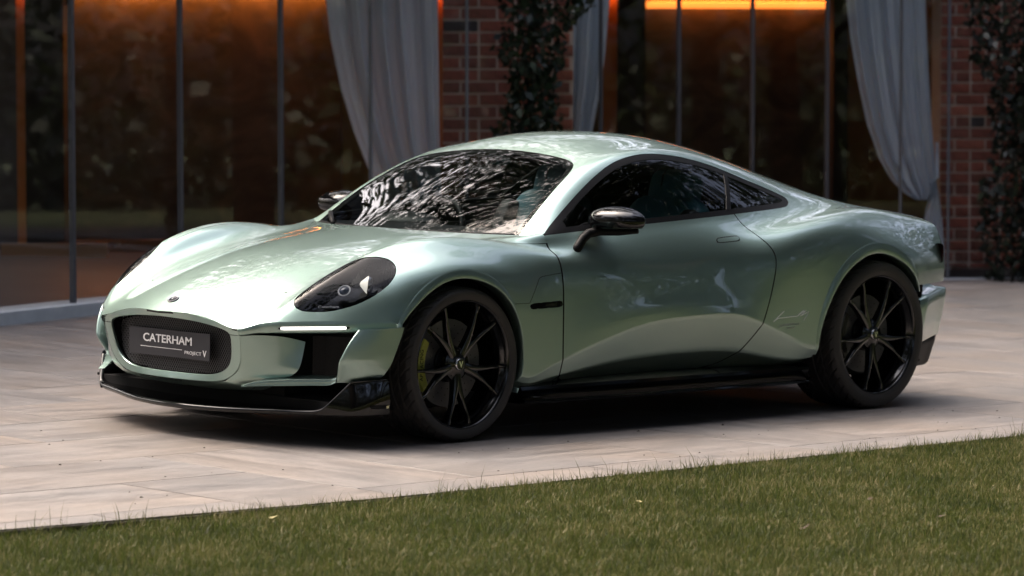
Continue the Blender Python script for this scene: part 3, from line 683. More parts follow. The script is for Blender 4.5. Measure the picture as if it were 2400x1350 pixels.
def make_wheel(R, rr, w, rot0=36, caliper_side=1):
    wheel = lathe('wheel', [(rr-.002, -.012), (rr+.001, -.004), (rr, .000), (rr-.003, .0015), (rr-.0065, -.001), (rr-.010, -.008), (rr-.013, -.022), (rr-.022, -.032), (rr-.026, -.06), (rr-.030, -.13), (rr-.010, -w+.03), (rr, -w+.01)], WHEELBLACK, car, 144)
    make_tyre(R, rr, w, 'tyre', wheel)
    for i in range(5):
        for sg in (-1, 1): make_spoke(rr, rot0+72*i, sg, wheel)
    lathe('wheel_hub', [(.0, -.026), (.030, -.026), (.036, -.029), (.052, -.033), (.066, -.040), (.072, -.055), (.072, -.09)], WHEELBLACK, wheel, 48)
    cp = lathe('centre_cap', [(.0, -.0165), (.020, -.0165), (.0225, -.018), (.025, -.022), (.0255, -.03)], CHROME, wheel, 40)
    lathe('cap_field', [(.0, -.0158), (.0205, -.0158), (.021, -.017)], GLOSS, cp, 40)
    text_mesh('cap_mark', 'V', .034, CHROME, frame((0, -.0150, -.0012), (-1, 0, 0), (0, 0, 1)), cp, .95, .0006, bold=.0012)
    for i in range(5):
        a = math.radians(rot0+36+72*i); b = lathe('wheel_bolt', [(.0, -.034), (.007, -.034), (.0075, -.036), (.0078, -.05)], DARKMETAL, wheel, 6, smooth=False); b.location = (math.sin(a)*.051, 0, math.cos(a)*.051)
    ds = lathe('brake_disc', [(.075, -.098), (.08, -.092), (.178, -.092), (.180, -.094), (.180, -.122), (.178, -.124), (.08, -.124)], DISC, wheel, 96)
    bm = bmesh.new()
    for i in range(60):
        a = 2*math.pi*i/60; r = (.105, .13, .155)[i % 3]; c = Vector((math.cos(a)*r, -.0912, math.sin(a)*r))
        bm.faces.new([bm.verts.new(c+Vector((math.cos(q)*.003, 0, math.sin(q)*.003))) for q in np.linspace(0, 2*math.pi, 7)[:-1]])
    tag(bm_obj('disc_holes', bm, MATTE, ds), kind='stuff')
    lathe('disc_bell', [(.0, -.075), (.05, -.075), (.078, -.085), (.08, -.1)], DARKMETAL, ds, 48)
    lathe('wheel_well_shade', [(.0, -w+.02), (.20, -w+.02)], MATTE, wheel, 32)
    return wheel
def caliper(parent, sg):
    rows = []
    for a in np.linspace(-34, 34, 21):
        t = math.radians(a); e = 1-(abs(a)/34)**6*.35; ro, ri = .196*(.97+.03*e), .150+.012*(1-e)
        rows.append([(sg*math.cos(t)*r, y, math.sin(t)*r) for r, y in ((ri, -.072), (ri+.006, -.066), (ro-.008, -.066), (ro, -.074), (ro, -.135), (ri, -.135))])
    c = grid_obj('brake_caliper', rows, CALIPER, parent, True, wrap_v=True); c.data.set_sharp_from_angle(angle=.6)
    text_mesh('caliper_lettering', 'AP RACING', .026, MATTE, frame((sg*.171, -.0655, 0), (0, 0, 1) if sg > 0 else (0, 0, 1), (1, 0, 0)), c, .95, .0004)
    return c
def place_wheel(w, x, y, z, left):
    w.location = (x, y, z)
    w.rotation_euler = (0, 0, 0 if left else math.pi)
YF, YR = .828, .903
wfl = make_wheel(.314, .262, .245); caliper(wfl, 1); place_wheel(wfl, 0, YF, .314, True)
wrl = make_wheel(.338, .271, .285); rc_ = caliper(wrl, 1); rc_.data.materials[0] = DARKMETAL; place_wheel(wrl, -2.58, YR, .338, True)
def copy_tree(o, parent):
    c = o.copy(); col.objects.link(c); c.parent = parent
    for ch in list(o.children): copy_tree(ch, c)
    return c
wfr = copy_tree(wfl, car); place_wheel(wfr, 0, -YF, .314, False)
wrr = copy_tree(wrl, car); place_wheel(wrr, -2.58, -YR, .338, False)
# wheel wells
for (cx, cz), r, y0, y1 in ((FC, .362, .45, .812), (RC, .402, .50, .86)):
    for s in (1, -1):
        th = np.radians(np.linspace(-15, 195, 60))
        rows = [[(cx+q*math.cos(a), s*y, cz+q*math.sin(a)) for q, y in ((r+.012 if y1 > .85 else r, y1-.02), (r, y1-.05), (r, y0), (.0, y0))] for a in th]
        grid_obj('wheel_well', rows, MATTE, car, flip=(s > 0))
# ------------------------------------------------------------------ fittings on the body
def skin_line(name, pts, r, mat, parent, off=0., s=1, n=5):
    P3 = []
    for x, z in pts: p, nn = flank(x, z, off); P3.append((p.x, p.y*s, p.z))
    return tube(name, P3, r, mat, parent, n)
def dens(p, step=.012):
    out = []
    for a, b in zip(p[:-1], p[1:]):
        k = max(1, int(math.hypot(b[0]-a[0], b[1]-a[1])/step)); out += [(a[0]+(b[0]-a[0])*i/k, a[1]+(b[1]-a[1])*i/k) for i in range(k)]
    return out+[p[-1]]
def rrect(c, r=.22):
    c = [np.array(v) for v in c]; out = []
    for i, p in enumerate(c):
        a, b = c[i-1], c[(i+1) % len(c)]; k = .007
        out += [p+(a-p)/np.linalg.norm(a-p)*k, p+(b-p)/np.linalg.norm(b-p)*k]
    return chaikin(out, 1)
HANDLE = rrect([(-1.533, .773), (-1.541, .7945), (-1.685, .8045), (-1.676, .7805)])
SLOT = [(-.350, .5505), (-.5545, .5570), (-.5545, .530), (-.357, .526)]
for sd_, s in (('L', 1), ('R', -1)):
    panel('door_handle', clip(SR, lambda S: sd(XZ(S), HANDLE)-.0025), PAINT, doors[sd_], sd_, .004, -.0012)
    panel('handle_gap', clip(clip(SR, lambda S: sd(XZ(S), HANDLE)+.001), lambda S: .003-sd(XZ(S), HANDLE)), MATTE, doors[sd_], sd_, 0, -.0005)
    panel('vent_slot', clip(SF, lambda S: sd(XZ(S), SLOT)), GLOSS, fenders[sd_], sd_, 0, -.0008)
    skin_line('vent_seam', dens([(-.352, .552), (-.417, .645), (-.428, .654), (-.445, .659), (-.554, .670)]), .0011, MATTE, fenders[sd_], .0003, s)
    skin_line('fender_seam', dens([(-.262, .553), (-.352, .552)]), .0010, MATTE, fenders[sd_], .0003, s)
# signature on the rear flank
def sg_pt(px, py): return (-1.815-(px-1813)*.00279+(755-py)*.0002, .426+(755-py)*.00184-(px-1813)*.00009)
for st in ([(1812.7, 755), (1822, 744), (1830, 736), (1837, 729)], [(1813, 753), (1824, 746), (1840, 744), (1857, 742), (1868, 741)], [(1867, 742), (1878, 734), (1890, 726.5), (1886, 731), (1876, 741)], [(1876, 741), (1886, 735), (1896, 730), (1892, 738), (1884, 751)], [(1870, 738), (1884, 727)]):
    skin_line('signature', dens([sg_pt(*q) for q in st], .01), .0018, SILVERPRINT, body_shell, .0005)
p_, n_ = flank(*sg_pt(1851, 761.5)); text_mesh('signature_lettering', 'JANNARELLY', .0175, GREYPRINT, frame(p_+n_*.002, (-1, (side_y(p_.x-.02, p_.z)-side_y(p_.x+.02, p_.z))/.04, .03), (0, 0, 1)), body_shell, 1.12, .0005, 1.25)
p_, n_ = flank(*sg_pt(1853, 769)); text_mesh('signature_lettering', 'DESIGN', .0115, GREYPRINT, frame(p_+n_*.002, (-1, (side_y(p_.x-.02, p_.z)-side_y(p_.x+.02, p_.z))/.04, .03), (0, 0, 1)), body_shell, 1.1, .0005, 1.2)
# door mirrors
def ell(name, c, a, mat, parent, n=28, m=20, fn=None, rot=None):
    V = []
    for i in range(n):
        for j in range(m):
            th = math.pi*j/(m-1); ph = 2*math.pi*i/n
            v = Vector((math.sin(th)*math.cos(ph), math.cos(th), math.sin(th)*math.sin(ph)))
            if fn: v = fn(v)
            v = Vector((v.x*a[0], v.y*a[1], v.z*a[2]))
            if rot: v = rot @ v
            V.append(Vector(c)+v)
    o = mesh_obj(name, V, grid_faces(n, m, wrap_u=True, flip=True), mat, parent); pl = o.data.polygons[(n//4)*(m-1)+m//2]
    if pl.normal.dot(pl.center-Vector(c)) < 0: o.data.flip_normals()
    return o
def sgnpow(v, p): return math.copysign(abs(v)**p, v)
for s in (1, -1):
    def mf(v):
        q = Vector((sgnpow(v.x, .75), sgnpow(v.y, .8), sgnpow(v.z, .8)))
        if q.z < -.62: q.z = -.62
        if q.x < 0: q.x *= .55
        q.z *= 1-.22*max(0, v.y)-.10*max(0, q.x)
        return q
    rot = Matrix.Rotation(math.radians(9*s), 3, 'Z')
    mir = ell('door_mirror', (-.868, s*.855, .884), (.092, .128*1, .060), GLOSS, car, 40, 30, (lambda v, s=s: (lambda q: Vector((q.x, q.y*s, q.z)))(mf(Vector((v.x, v.y*s, v.z))))), rot)
    tube('mirror_stalk', [(-.690, s*.775, .748), (-.705, s*.778, .770), (-.735, s*.778, .805), (-.765, s*.782, .828), (-.81, s*.80, .838), (-.87, s*.86, .838), (-.90, s*.94, .842)], [.021, .021, .020, .020, .020, .018, .010], SATIN, mir, 10)
    bm = bmesh.new(); bmesh.ops.create_circle(bm, cap_ends=True, segments=24, radius=1)
    for v in bm.verts: v.co = Vector((-.920, s*(.855+.10*v.co.x), .889+.040*v.co.y))
    bm_obj('mirror_glass', bm, CHROME, mir)
    # black triangle ahead of the door glass
    panel('mirror_sail', clip(clip(SR, lambda S: fW(S)-.016), lambda S: S.V[:, 0]+.70), SATIN, car, 'L' if s > 0 else 'R', 0, .0025)
# wipers
def ws_pt(x, y, o):
    for k in range(12):
        z = lookup(x-.008*k, abs(y), 0, 1, 2)
        if z is not None: return (x, y, float(z)+o)
wp = tube('wiper_arm', [ws_pt(-.395, -.40, .012), ws_pt(-.45, -.47, .020), ws_pt(-.51, -.545, .026), ws_pt(-.525, -.555, .018)], [.009, .012, .010, .007], SATIN, car, 8)
tube('cowl_trim', [(-.333-.19*(y/.63)**2, y, .814) for y in np.linspace(-.60, .60, 41)], .009, SATIN, car, 6)
# ------------------------------------------------------------------ tail
tl = SKR[-1]                                                   # rear edge of the skin, centre to sill
ku = 64
rows = []
for p in tl[:ku+9]:
    rows.append([p, p+[-.012, 0, -.012], p+[-.010, 0, -.05] if p[2] > .8 else p+[-.012, -.004, -.002]])
top = np.array([p for p in tl[:57]])
tailG = []
for p in top:
    y = p[1]; xb = -3.335+.13*(y/.75)**2
    tailG.append([p, p+[-.010, -.002, -.010], (p[0]-.006, y*1.01, p[2]-.035), (xb-.005, y*1.03, .70+.03*(1-y)), (xb-.012, y*1.035, .655)])
both('tail_panel', tailG, PAINT, car, flip=True)
tg = []
for y in np.linspace(0, .775, 40):
    xb = -3.345+.13*(y/.75)**2; tg.append([(xb+.012, y, .735), (xb-.004, y*1.0, .73), (xb-.008, y, .69), (xb-.006, y, .65), (xb+.01, y, .645)])
both('tail_light', tg, principled('smoked_lens', (.012, .003, .003), .05), car, flip=True)
bmp = []
plan = [(-2.905, .885), (-2.955, .884), (-3.0, .868), (-3.10, .824), (-3.20, .782), (-3.285, .74), (-3.335, .62), (-3.36, .42), (-3.37, .2), (-3.372, 0)]
PL = nspline(np.arange(10), np.array(plan), np.linspace(0, 9, 73)); PL[-1, 1] = 0
for i, (x, y) in enumerate(PL):
    t = i/72; zt = .487+.04*min(1, t/.5); zb = .268+.035*min(1, t/.5); d = np.array([x+2.75, y, 0]); d = np.array([x+2.6, y*.8, 0]); d /= np.linalg.norm(d)
    q = np.array([x, y, 0])
    bmp.append([q-d*.09+[0, 0, zt+.075], q-d*.075+[0, 0, zt+.012], q-d*.06+[0, 0, zt+.006], q-d*.006+[0, 0, zt], q+[0, 0, zt-.006], q+[0, 0, zt-.05], q-d*.012+[0, 0, zb+.10], q-d*.03+[0, 0, zb+.003], q-d*.035+[0, 0, zb], q-d*.10+[0, 0, zb+.004]])
rb = both('rear_bumper', bmp, PAINT, car, flip=False)
dif = []
for i, (x, y) in enumerate(PL):
    t = i/72; q = np.array([x, y, 0]); d = np.array([x+2.6, y*.8, 0]); d /= np.linalg.norm(d); zb = .268+.035*min(1, t/.5)
    dif.append([q-d*.10+[0, 0, zb+.02], q-d*.040+[0, 0, zb+.004], q-d*.045+[0, 0, zb-.03], q-d*.075+[0, 0, .172], q-d*.09+[0, 0, .160], q-d*.25+[0, 0, .150]])
both('rear_diffuser', dif, SATIN, car, flip=False)
# inner closure behind the rear wheels
for s in (1, -1):
    edge = [(-2.90, .88), (-2.905, .80), (-2.95, .60)]
    mesh_obj('wheel_well_rear', [(-2.93, s*.87, .20), (-2.93, s*.87, .56), (-2.98, s*.5, .62), (-2.98, s*.5, .16)], [(0, 1, 2, 3)], MATTE, car)
# ------------------------------------------------------------------ cabin
def cushion(name, c, sz, mat, parent, rot=0., p=.45):
    R3 = Matrix.Rotation(rot, 3, 'Y')
    return ell(name, c, (sz[0]/2, sz[1]/2, sz[2]/2), mat, parent, 32, 22, lambda v: Vector((sgnpow(v.x, p), sgnpow(v.y, p), sgnpow(v.z, p))), R3)
for s in (1, -1):
    st = cushion('seat', (-1.38, s*.36, .42), (.55, .48, .17), TEAL, car)
    cushion('seat_back', (-1.665, s*.36, .67), (.14, .47, .60), TEAL, st, math.radians(-20))
    for q in (-1, 1): cushion('seat_bolster', (-1.61, s*.36+q*.20, .66), (.17, .10, .50), BLACKLEATHER, st, math.radians(-20))
    hr = cushion('headrest', (-1.775, s*.36, .975), (.11, .27, .20), TEAL, st, math.radians(-14), .5)
    tube('headrest_seam', [(-1.718, s*.36-.04*1, .90), (-1.724, s*.36-.04, .97), (-1.735, s*.36-.04, 1.05), (-1.765, s*.36-.04, 1.076)], .004, BLACKLEATHER, hr, 6)
dg = [[(-.42, y, .80), (-.62, y, .835-.02*abs(y)), (-.80, y, .815-.03*abs(y)), (-.86, y, .76), (-.84, y, .60), (-.80, y, .30)] for y in np.linspace(-.64, .64, 21)]
grid_obj('dashboard', dg, BLACKLEATHER, car)
bnn = ell('dash_cowl', (-.80, -.36, .82), (.12, .19, .05), BLACKLEATHER, car, 24, 16)
sw = mesh_obj('steering_wheel', *(lambda R, r: ([Vector((-.98+math.cos(a)*0-math.sin(b)*r*.95+(math.sin(a)*R)*-.28, -.36+(R+r*math.cos(b))*math.cos(a), .77+(R+r*math.cos(b))*math.sin(a)*.95)) for a in np.linspace(0, 2*math.pi, 36, endpoint=False) for b in np.linspace(0, 2*math.pi, 8, endpoint=False)], grid_faces(36, 8, True, True)))(.165, .014), BLACKLEATHER, car)
for a in (0, math.pi, -math.pi/2): tube('wheel_spoke', [(-.98, -.36, .77), (-.98+math.sin(a)*.165*-.28, -.36+.16*math.cos(a), .77+.155*math.sin(a))], .014, BLACKLEATHER, sw, 6)
box_obj('cabin_floor', -2.3, -.4, -.72, .72, .19, .24, MATTE, car)
box_obj('rear_bulkhead', -2.35, -2.28, -.62, .62, .2, .92, MATTE, car)
box_obj('centre_console', -1.75, -.8, -.10, .10, .24, .56, BLACKLEATHER, car, .02)
for s in (1, -1): box_obj('door_card', -1.85, -.6, min(s*.66, s*.70), max(s*.66, s*.70), .26, .80, BLACKLEATHER, car)
mirr = ell('rear_view_mirror', (-.93, 0, 1.045), (.012, .11, .032), SATIN, car, 20, 16, lambda v: Vector((v.x, sgnpow(v.y, .6), sgnpow(v.z, .6))))
tube('mirror_foot', [(-.93, 0, 1.06), (-.945, 0, 1.105)], .008, SATIN, mirr, 6)
# ------------------------------------------------------------------ ground: lawn, terrace of herringbone tiles
LAWN = principled('lawn_soil', (.045, .055, .018), .95)
_n = N(LAWN, 'ShaderNodeTexNoise', Scale=3., Detail=8.); L(LAWN, objcoord(LAWN), _n.inputs['Vector'])
L(LAWN, ramp(LAWN, _n.outputs[0], [(.3, (.025, .035, .010)), (.6, (.055, .07, .02)), (.8, (.09, .085, .035))]), P(LAWN).inputs['Base Color'])
lawn = mesh_obj('ground', [(-300, -300, -.03), (300, -300, -.03), (300, 300, -.03), (-300, 300, -.03)], [(0, 1, 2, 3)], LAWN); tag(lawn, kind='structure', label='wide lawn reaching away from the paved terrace')
EDGE = [(14, 1.35), (8, 1.56), (4, 1.76), (3.05, 1.822), (1.49, 1.945), (.4, 1.965), (-.6, 1.972), (-2.2, 1.995), (-5, 2.02), (-16, 2.1)]
def edge_y(x): return float(np.interp(x, [e[0] for e in EDGE[::-1]], [e[1] for e in EDGE[::-1]]))
GROUT = principled('grout', (.085, .075, .068), .9)
xs = np.linspace(14, -22, 73)
rows = [[(x, -16, -.012), (x, edge_y(x)-.004, -.012), (x, edge_y(x)-.004, -.10)] for x in xs]
terrace = grid_obj('terrace', rows, GROUT, None, False, flip=False); tag(terrace, kind='structure', label='pale stone terrace laid in herringbone')
TILE = principled('stone_look_tile', (.42, .37, .33), .62)
oi = N(TILE, 'ShaderNodeObjectInfo'); tc = N(TILE, 'ShaderNodeTexCoord'); cmb = N(TILE, 'ShaderNodeVectorMath', operation='MULTIPLY_ADD')
L(TILE, oi.outputs['Random'], cmb.inputs[0]); cmb.inputs[1].default_value = (37, 53, 11); L(TILE, tc.outputs['Object'], cmb.inputs[2])
mp = N(TILE, 'ShaderNodeMapping'); mp.inputs['Scale'].default_value = (1.3, 6.5, 1); L(TILE, cmb.outputs[0], mp.inputs[0])
n1 = N(TILE, 'ShaderNodeTexNoise', Scale=1.6, Detail=9., Roughness=.62, Distortion=.7); L(TILE, mp.outputs[0], n1.inputs['Vector'])
n2 = N(TILE, 'ShaderNodeTexNoise', Scale=1.1, Detail=3.); L(TILE, cmb.outputs[0], n2.inputs['Vector'])
c1 = ramp(TILE, n1.outputs[0], [(.25, (.110, .100, .094)), (.42, (.166, .150, .139)), (.55, (.207, .186, .171)), (.72, (.25, .225, .207))])
c2 = ramp(TILE, n2.outputs[0], [(.35, (.88, .92, .96)), (.5, (1, 1, 1)), (.70, (1.04, .975, .90))])
mx = N(TILE, 'ShaderNodeMix', data_type='RGBA', blend_type='MULTIPLY'); mx.inputs[0].default_value = 1; L(TILE, c1, mx.inputs[6]); L(TILE, c2, mx.inputs[7])
hv = N(TILE, 'ShaderNodeHueSaturation'); mr = N(TILE, 'ShaderNodeMapRange'); mr.inputs['To Min'].default_value = .91; mr.inputs['To Max'].default_value = 1.06
L(TILE, oi.outputs['Random'], mr.inputs['Value']); L(TILE, mr.outputs[0], hv.inputs['Value']); L(TILE, mx.outputs[2], hv.inputs['Color']); L(TILE, hv.outputs[0], P(TILE).inputs['Base Color'])
rr_ = ramp(TILE, n1.outputs[0], [(.3, (.5, .5, .5)), (.7, (.72, .72, .72))]); L(TILE, rr_, P(TILE).inputs['Roughness'])
n4 = N(TILE, 'ShaderNodeTexNoise', Scale=14., Detail=10., Roughness=.75); L(TILE, mp.outputs[0], n4.inputs['Vector'])
mx2 = N(TILE, 'ShaderNodeMix', data_type='RGBA', blend_type='MULTIPLY'); mx2.inputs[0].default_value = 1; L(TILE, mx.outputs[2], mx2.inputs[6]); L(TILE, ramp(TILE, n4.outputs[0], [(.34, (.80, .79, .78)), (.5, (1, 1, 1)), (.66, (1.12, 1.11, 1.10))]), mx2.inputs[7]); L(TILE, mx2.outputs[2], hv.inputs['Color'])
n3 = N(TILE, 'ShaderNodeTexNoise', Scale=9., Detail=8.); L(TILE, mp.outputs[0], n3.inputs['Vector']); bump(TILE, n3.outputs[0], .12, .004)
TW, TL, J = .60, 1.20, .0022
def tile_mesh(vert):
    bm = bmesh.new(); a, b = (TW/2-J, TL/2-J) if vert else (TL/2-J, TW/2-J)
    bm_box(bm, -a, a, -b, b, -.02, 0)
    es = [e for e in bm.edges if all(abs(v.co.z) < 1e-6 for v in e.verts)]; bmesh.ops.bevel(bm, geom=es, offset=.0018, segments=1, affect='EDGES')
    if vert:
        for v in bm.verts: v.co = Vector((v.co.y, -v.co.x, v.co.z))       # stored along x; the object is turned
    bmesh.ops.recalc_face_normals(bm, faces=bm.faces)
    me = bpy.data.meshes.new('paving_tile'); bm.to_mesh(me); bm.free(); me.materials.append(TILE); return me
TM = tile_mesh(False)
def in_view(p, mx_=1.6):
    q = Vector(p)-CAM; z = q.dot(DIR)
    return z > 1 and abs(q.dot(RIGHT)/z*7992) < 1200*mx_ and abs(q.dot(UP)/z*7992) < 675*mx_+120
def cut_tile(x0, x1, y0, y1):
    """tile trimmed along the lawn edge"""
    xs_ = np.linspace(x0+J, x1-J, 9); top = [min(y1-J, edge_y(x)-.004) for x in xs_]
    V = [(x, y0+J, 0) for x in xs_]+[(x, t, 0) for x, t in zip(xs_, top)]+[(x, t, -.02) for x, t in zip(xs_, top)]
    return V, [(i, i+1, i+10, i+9) for i in range(8)]+[(i+9, i+10, i+19, i+18) for i in range(8)]
X0, Y0 = 1.385, .50                                            # a joint crossing seen in front of the nose
for i in range(-24, 8):
    for j in range(-18, 5):
        t = (i-j) % 4
        if t == 0: w_, h_ = 2, 1
        elif t == 3: w_, h_ = 1, 2
        else: continue
        x0, y0 = X0+(i)*TW, Y0+j*TW; x1, y1 = x0+w_*TW, y0+h_*TW; cx, cy = (x0+x1)/2, (y0+y1)/2
        if not any(in_view((x, y, 0)) for x in (x0, cx, x1) for y in (y0, cy, y1)): continue
        ey = min(edge_y(x0), edge_y(x1))-.004
        if y0 > ey-.02: continue
        if y1 <= ey:
            o = bpy.data.objects.new('paving_tile', TM); o.location = (cx, cy, random.uniform(-.0006, .0006))
            if h_ == 2: o.rotation_euler = (0, 0, math.pi/2)
        else:
            V, F_ = cut_tile(x0, x1, y0, y1); me = bpy.data.meshes.new('paving_tile'); me.from_pydata([(a-cx, b-cy, c) for a, b, c in V], [], F_); me.materials.append(TILE); o = bpy.data.objects.new('paving_tile', me); o.location = (cx, cy, 0)
        link(o, terrace)
# steel edging between paving and lawn
EDG = principled('dark_edging', (.03, .024, .02), .8)
xe = np.linspace(5, -7, 97); edg = grid_obj('lawn_edging', [[(x, edge_y(x)+.001, -.06), (x, edge_y(x)+.001, -.006+.002*math.sin(x*7)), (x, edge_y(x)+.010, -.006+.002*math.sin(x*7)), (x, edge_y(x)+.010, -.06)] for x in xe], EDG, None, False)
tag(edg, kind='structure', label='thin dark edging strip between terrace and lawn')
# crumbs on the paving
CRUMB = principled('crumb', (.03, .022, .016), .9); bm = bmesh.new()
for _ in range(150):
    x, y = random.uniform(-3, 3.3), random.uniform(-.6, 1.9)
    if y > edge_y(x)-.02 or (abs(y) < .95 and x < .95): continue
    s_ = random.uniform(.002, .006)*(2 if random.random() < .12 else 1); a = random.uniform(0, 6.28)
    vs = [bm.verts.new((x+math.cos(a+k*2.1)*s_*(1.6 if k == 0 else .8), y+math.sin(a+k*2.1)*s_, .0012)) for k in range(3)]; t = bm.verts.new((x, y, .0012+s_*.6))
    bm.faces.new(vs)
    for k in range(3): bm.faces.new((vs[k], vs[(k+1) % 3], t))
tag(bm_obj('debris', bm, CRUMB), 'tiny dark crumbs and leaf bits scattered on the paving', 'debris', kind='stuff')
# grass
GRASS = principled('grass_blade', (.07, .10, .02), .55, 0., Subsurface_Weight=0.)
P(GRASS).inputs['Specular IOR Level'].default_value = .35
ge = N(GRASS, 'ShaderNodeNewGeometry'); gn = N(GRASS, 'ShaderNodeTexNoise', Scale=2.6, Detail=6., Roughness=.65); gt = N(GRASS, 'ShaderNodeTexCoord'); L(GRASS, gt.outputs['Object'], gn.inputs['Vector'])
ad = N(GRASS, 'ShaderNodeMath', operation='MULTIPLY_ADD'); L(GRASS, gn.outputs[0], ad.inputs[0]); ad.inputs[1].default_value = 1.45
sc_ = N(GRASS, 'ShaderNodeMath', operation='MULTIPLY'); L(GRASS, ge.outputs['Random Per Island'], sc_.inputs[0]); sc_.inputs[1].default_value = .85; 
sb = N(GRASS, 'ShaderNodeMath', operation='SUBTRACT'); L(GRASS, sc_.outputs[0], sb.inputs[0]); sb.inputs[1].default_value = .66; L(GRASS, sb.outputs[0], ad.inputs[2])
L(GRASS, ramp(GRASS, ad.outputs[0], [(.05, (.010, .018, .004)), (.25, (.028, .043, .008)), (.45, (.070, .085, .014)), (.62, (.125, .12, .026)), (.80, (.21, .17, .065)), (.97, (.34, .28, .15))]), P(GRASS).inputs['Base Color'])
tr_ = GRASS.node_tree.nodes.new('ShaderNodeBsdfTranslucent'); ms = GRASS.node_tree.nodes.new('ShaderNodeMixShader'); ms.inputs[0].default_value = .25
tr_.inputs[0].default_value = (.10, .14, .03, 1); L(GRASS, P(GRASS).outputs[0], ms.inputs[1]); L(GRASS, tr_.outputs[0], ms.inputs[2]); L(GRASS, ms.outputs[0], GRASS.node_tree.nodes['Material Output'].inputs[0])
def blades(x, y, h, w, lean, z0):
    n = len(x); az = rng.uniform(0, 2*np.pi, n); ld = rng.uniform(0, 2*np.pi, n)
    wx, wy = np.cos(az)*w/2, np.sin(az)*w/2; lx, ly = np.cos(ld)*lean*h, np.sin(ld)*lean*h
    V = np.zeros((n, 5, 3)); V[:, 0] = np.stack([x-wx, y-wy, z0], 1); V[:, 1] = np.stack([x+wx, y+wy, z0], 1)
    hz = h*np.sqrt(np.maximum(.1, 1-lean**2))
    V[:, 2] = np.stack([x+wx*.8+lx*.35, y+wy*.8+ly*.35, z0+hz*.6], 1); V[:, 3] = np.stack([x-wx*.8+lx*.35, y-wy*.8+ly*.35, z0+hz*.6], 1)
    V[:, 4] = np.stack([x+lx, y+ly, z0+hz], 1)
    return V
def grass_mesh(name, V):
    n = len(V); me = bpy.data.meshes.new(name); me.vertices.add(n*5); me.vertices.foreach_set('co', V.reshape(-1).astype(np.float32))
    b = np.arange(n)*5; q = np.stack([b, b+1, b+2, b+3], 1); t = np.stack([b+3, b+2, b+4], 1)
    lo = np.concatenate([q.reshape(-1), t.reshape(-1)]); me.loops.add(len(lo)); me.loops.foreach_set('vertex_index', lo.astype(np.int32))
    st = np.concatenate([np.arange(n)*4, n*4+np.arange(n)*3]); me.polygons.add(2*n); me.polygons.foreach_set('loop_start', st.astype(np.int32))
    me.update(calc_edges=True); me.validate(); me.materials.append(GRASS); return bpy.data.objects.new(name, me)
M_ = 1150000
gx = rng.uniform(-3.2, 4.6, M_); gy = rng.uniform(1.7, 5.2, M_); ey = np.interp(gx, [e[0] for e in EDGE[::-1]], [e[1] for e in EDGE[::-1]])
px_ = (gx-CAM.x)*DIR.x+(gy-CAM.y)*DIR.y; lat = (gx-CAM.x)*RIGHT.x+(gy-CAM.y)*RIGHT.y; vis = (np.abs(lat/px_*7992) < 1650) & ((0-CAM.z)*UP.z/px_*7992 > -1600)
dep = px_
vis &= (gy > ey+.012) & (dep > 9.2)
gx, gy, ey = gx[vis], gy[vis], ey[vis]
cl = np.sin(gx*9.1+2*np.sin(gy*7.3))*np.sin(gy*8.3+1.7*np.sin(gx*5.1)); clump = .5+.5*cl
patch = np.sin(gx*2.3+1.1)*np.sin(gy*3.1+.4)+.6*np.sin(gx*5.7+gy*4.1)
hh = rng.gamma(5., .0046, len(gx))*(.75+.35*clump)*(1+.12*patch)
near = np.clip(1-(gy-ey)/.10, 0, 1); hh *= 1+.7*near*rng.uniform(.2, 1.2, len(gx)); hh = np.clip(hh, .008, .075)
V = blades(gx, gy, hh, rng.uniform(.0013, .0027, len(gx)), np.clip(rng.normal(.6, .28, len(gx)), .05, .97), np.interp(gx, [-3, 1, 3], [-.010, -.014, -.03]))
# a few tall stalks on the edge
m = 900; tx = rng.uniform(-3, 3.4, m); tx = tx[(np.sin(tx*2.1+.6)+.5*np.sin(tx*7.7) > -.3)]; ty = np.interp(tx, [e[0] for e in EDGE[::-1]], [e[1] for e in EDGE[::-1]])+rng.uniform(.002, .05, len(tx))
V2 = blades(tx, ty, rng.gamma(6, .0105, len(tx)), rng.uniform(.0018, .0034, len(tx)), np.clip(rng.normal(.45, .25, len(tx)), .05, .9), np.full(len(tx), -.03))
go = link(grass_mesh('grass', np.concatenate([V, V2]))); tag(go, 'short mown grass with straw coloured patches in front of the terrace', 'grass', kind='stuff')
# fallen leaves lying in the grass, crumbs on the stone
DEAD = principled('dead_leaf', (.05, .03, .015), .8); DEADG = principled('dry_pale_leaf', (.30, .26, .12), .8)
def small_leaf(name, x, y, z, size, rz, mat, label, group=None):
    o = mesh_obj(name, [(-size, 0, .002), (-size*.3, size*.35, .006), (size*.5, size*.25, .003), (size, 0, .010), (size*.4, -size*.3, .004), (-size*.4, -size*.3, .0)], [(0, 5, 1), (1, 5, 4, 2), (2, 4, 3)], mat, None, True)
    o.location = (x, y, z); o.rotation_euler = (random.uniform(-.4, .4), random.uniform(-.4, .4), rz); tag(o, label, 'leaf', group); return o
for k, (x, y, sz) in enumerate(((.897, 3.365, .032), (.11, 3.017, .026), (.27, 3.463, .022), (2.479, 2.848, .02))):
    small_leaf('fallen_leaf', x, y, .004, sz, k*1.3, DEAD, 'small dark dead leaf caught in the lawn grass', 'dead leaves in the lawn')
for k, (x, y, sz) in enumerate(((2.159, 2.125, .022), (.839, 2.569, .016), (-.575, 3.053, .016))):
    small_leaf('fallen_leaf', x, y, .002, sz, k*2.1, DEADG, 'small pale straw coloured leaf lying in the lawn grass', 'pale leaves in the lawn')
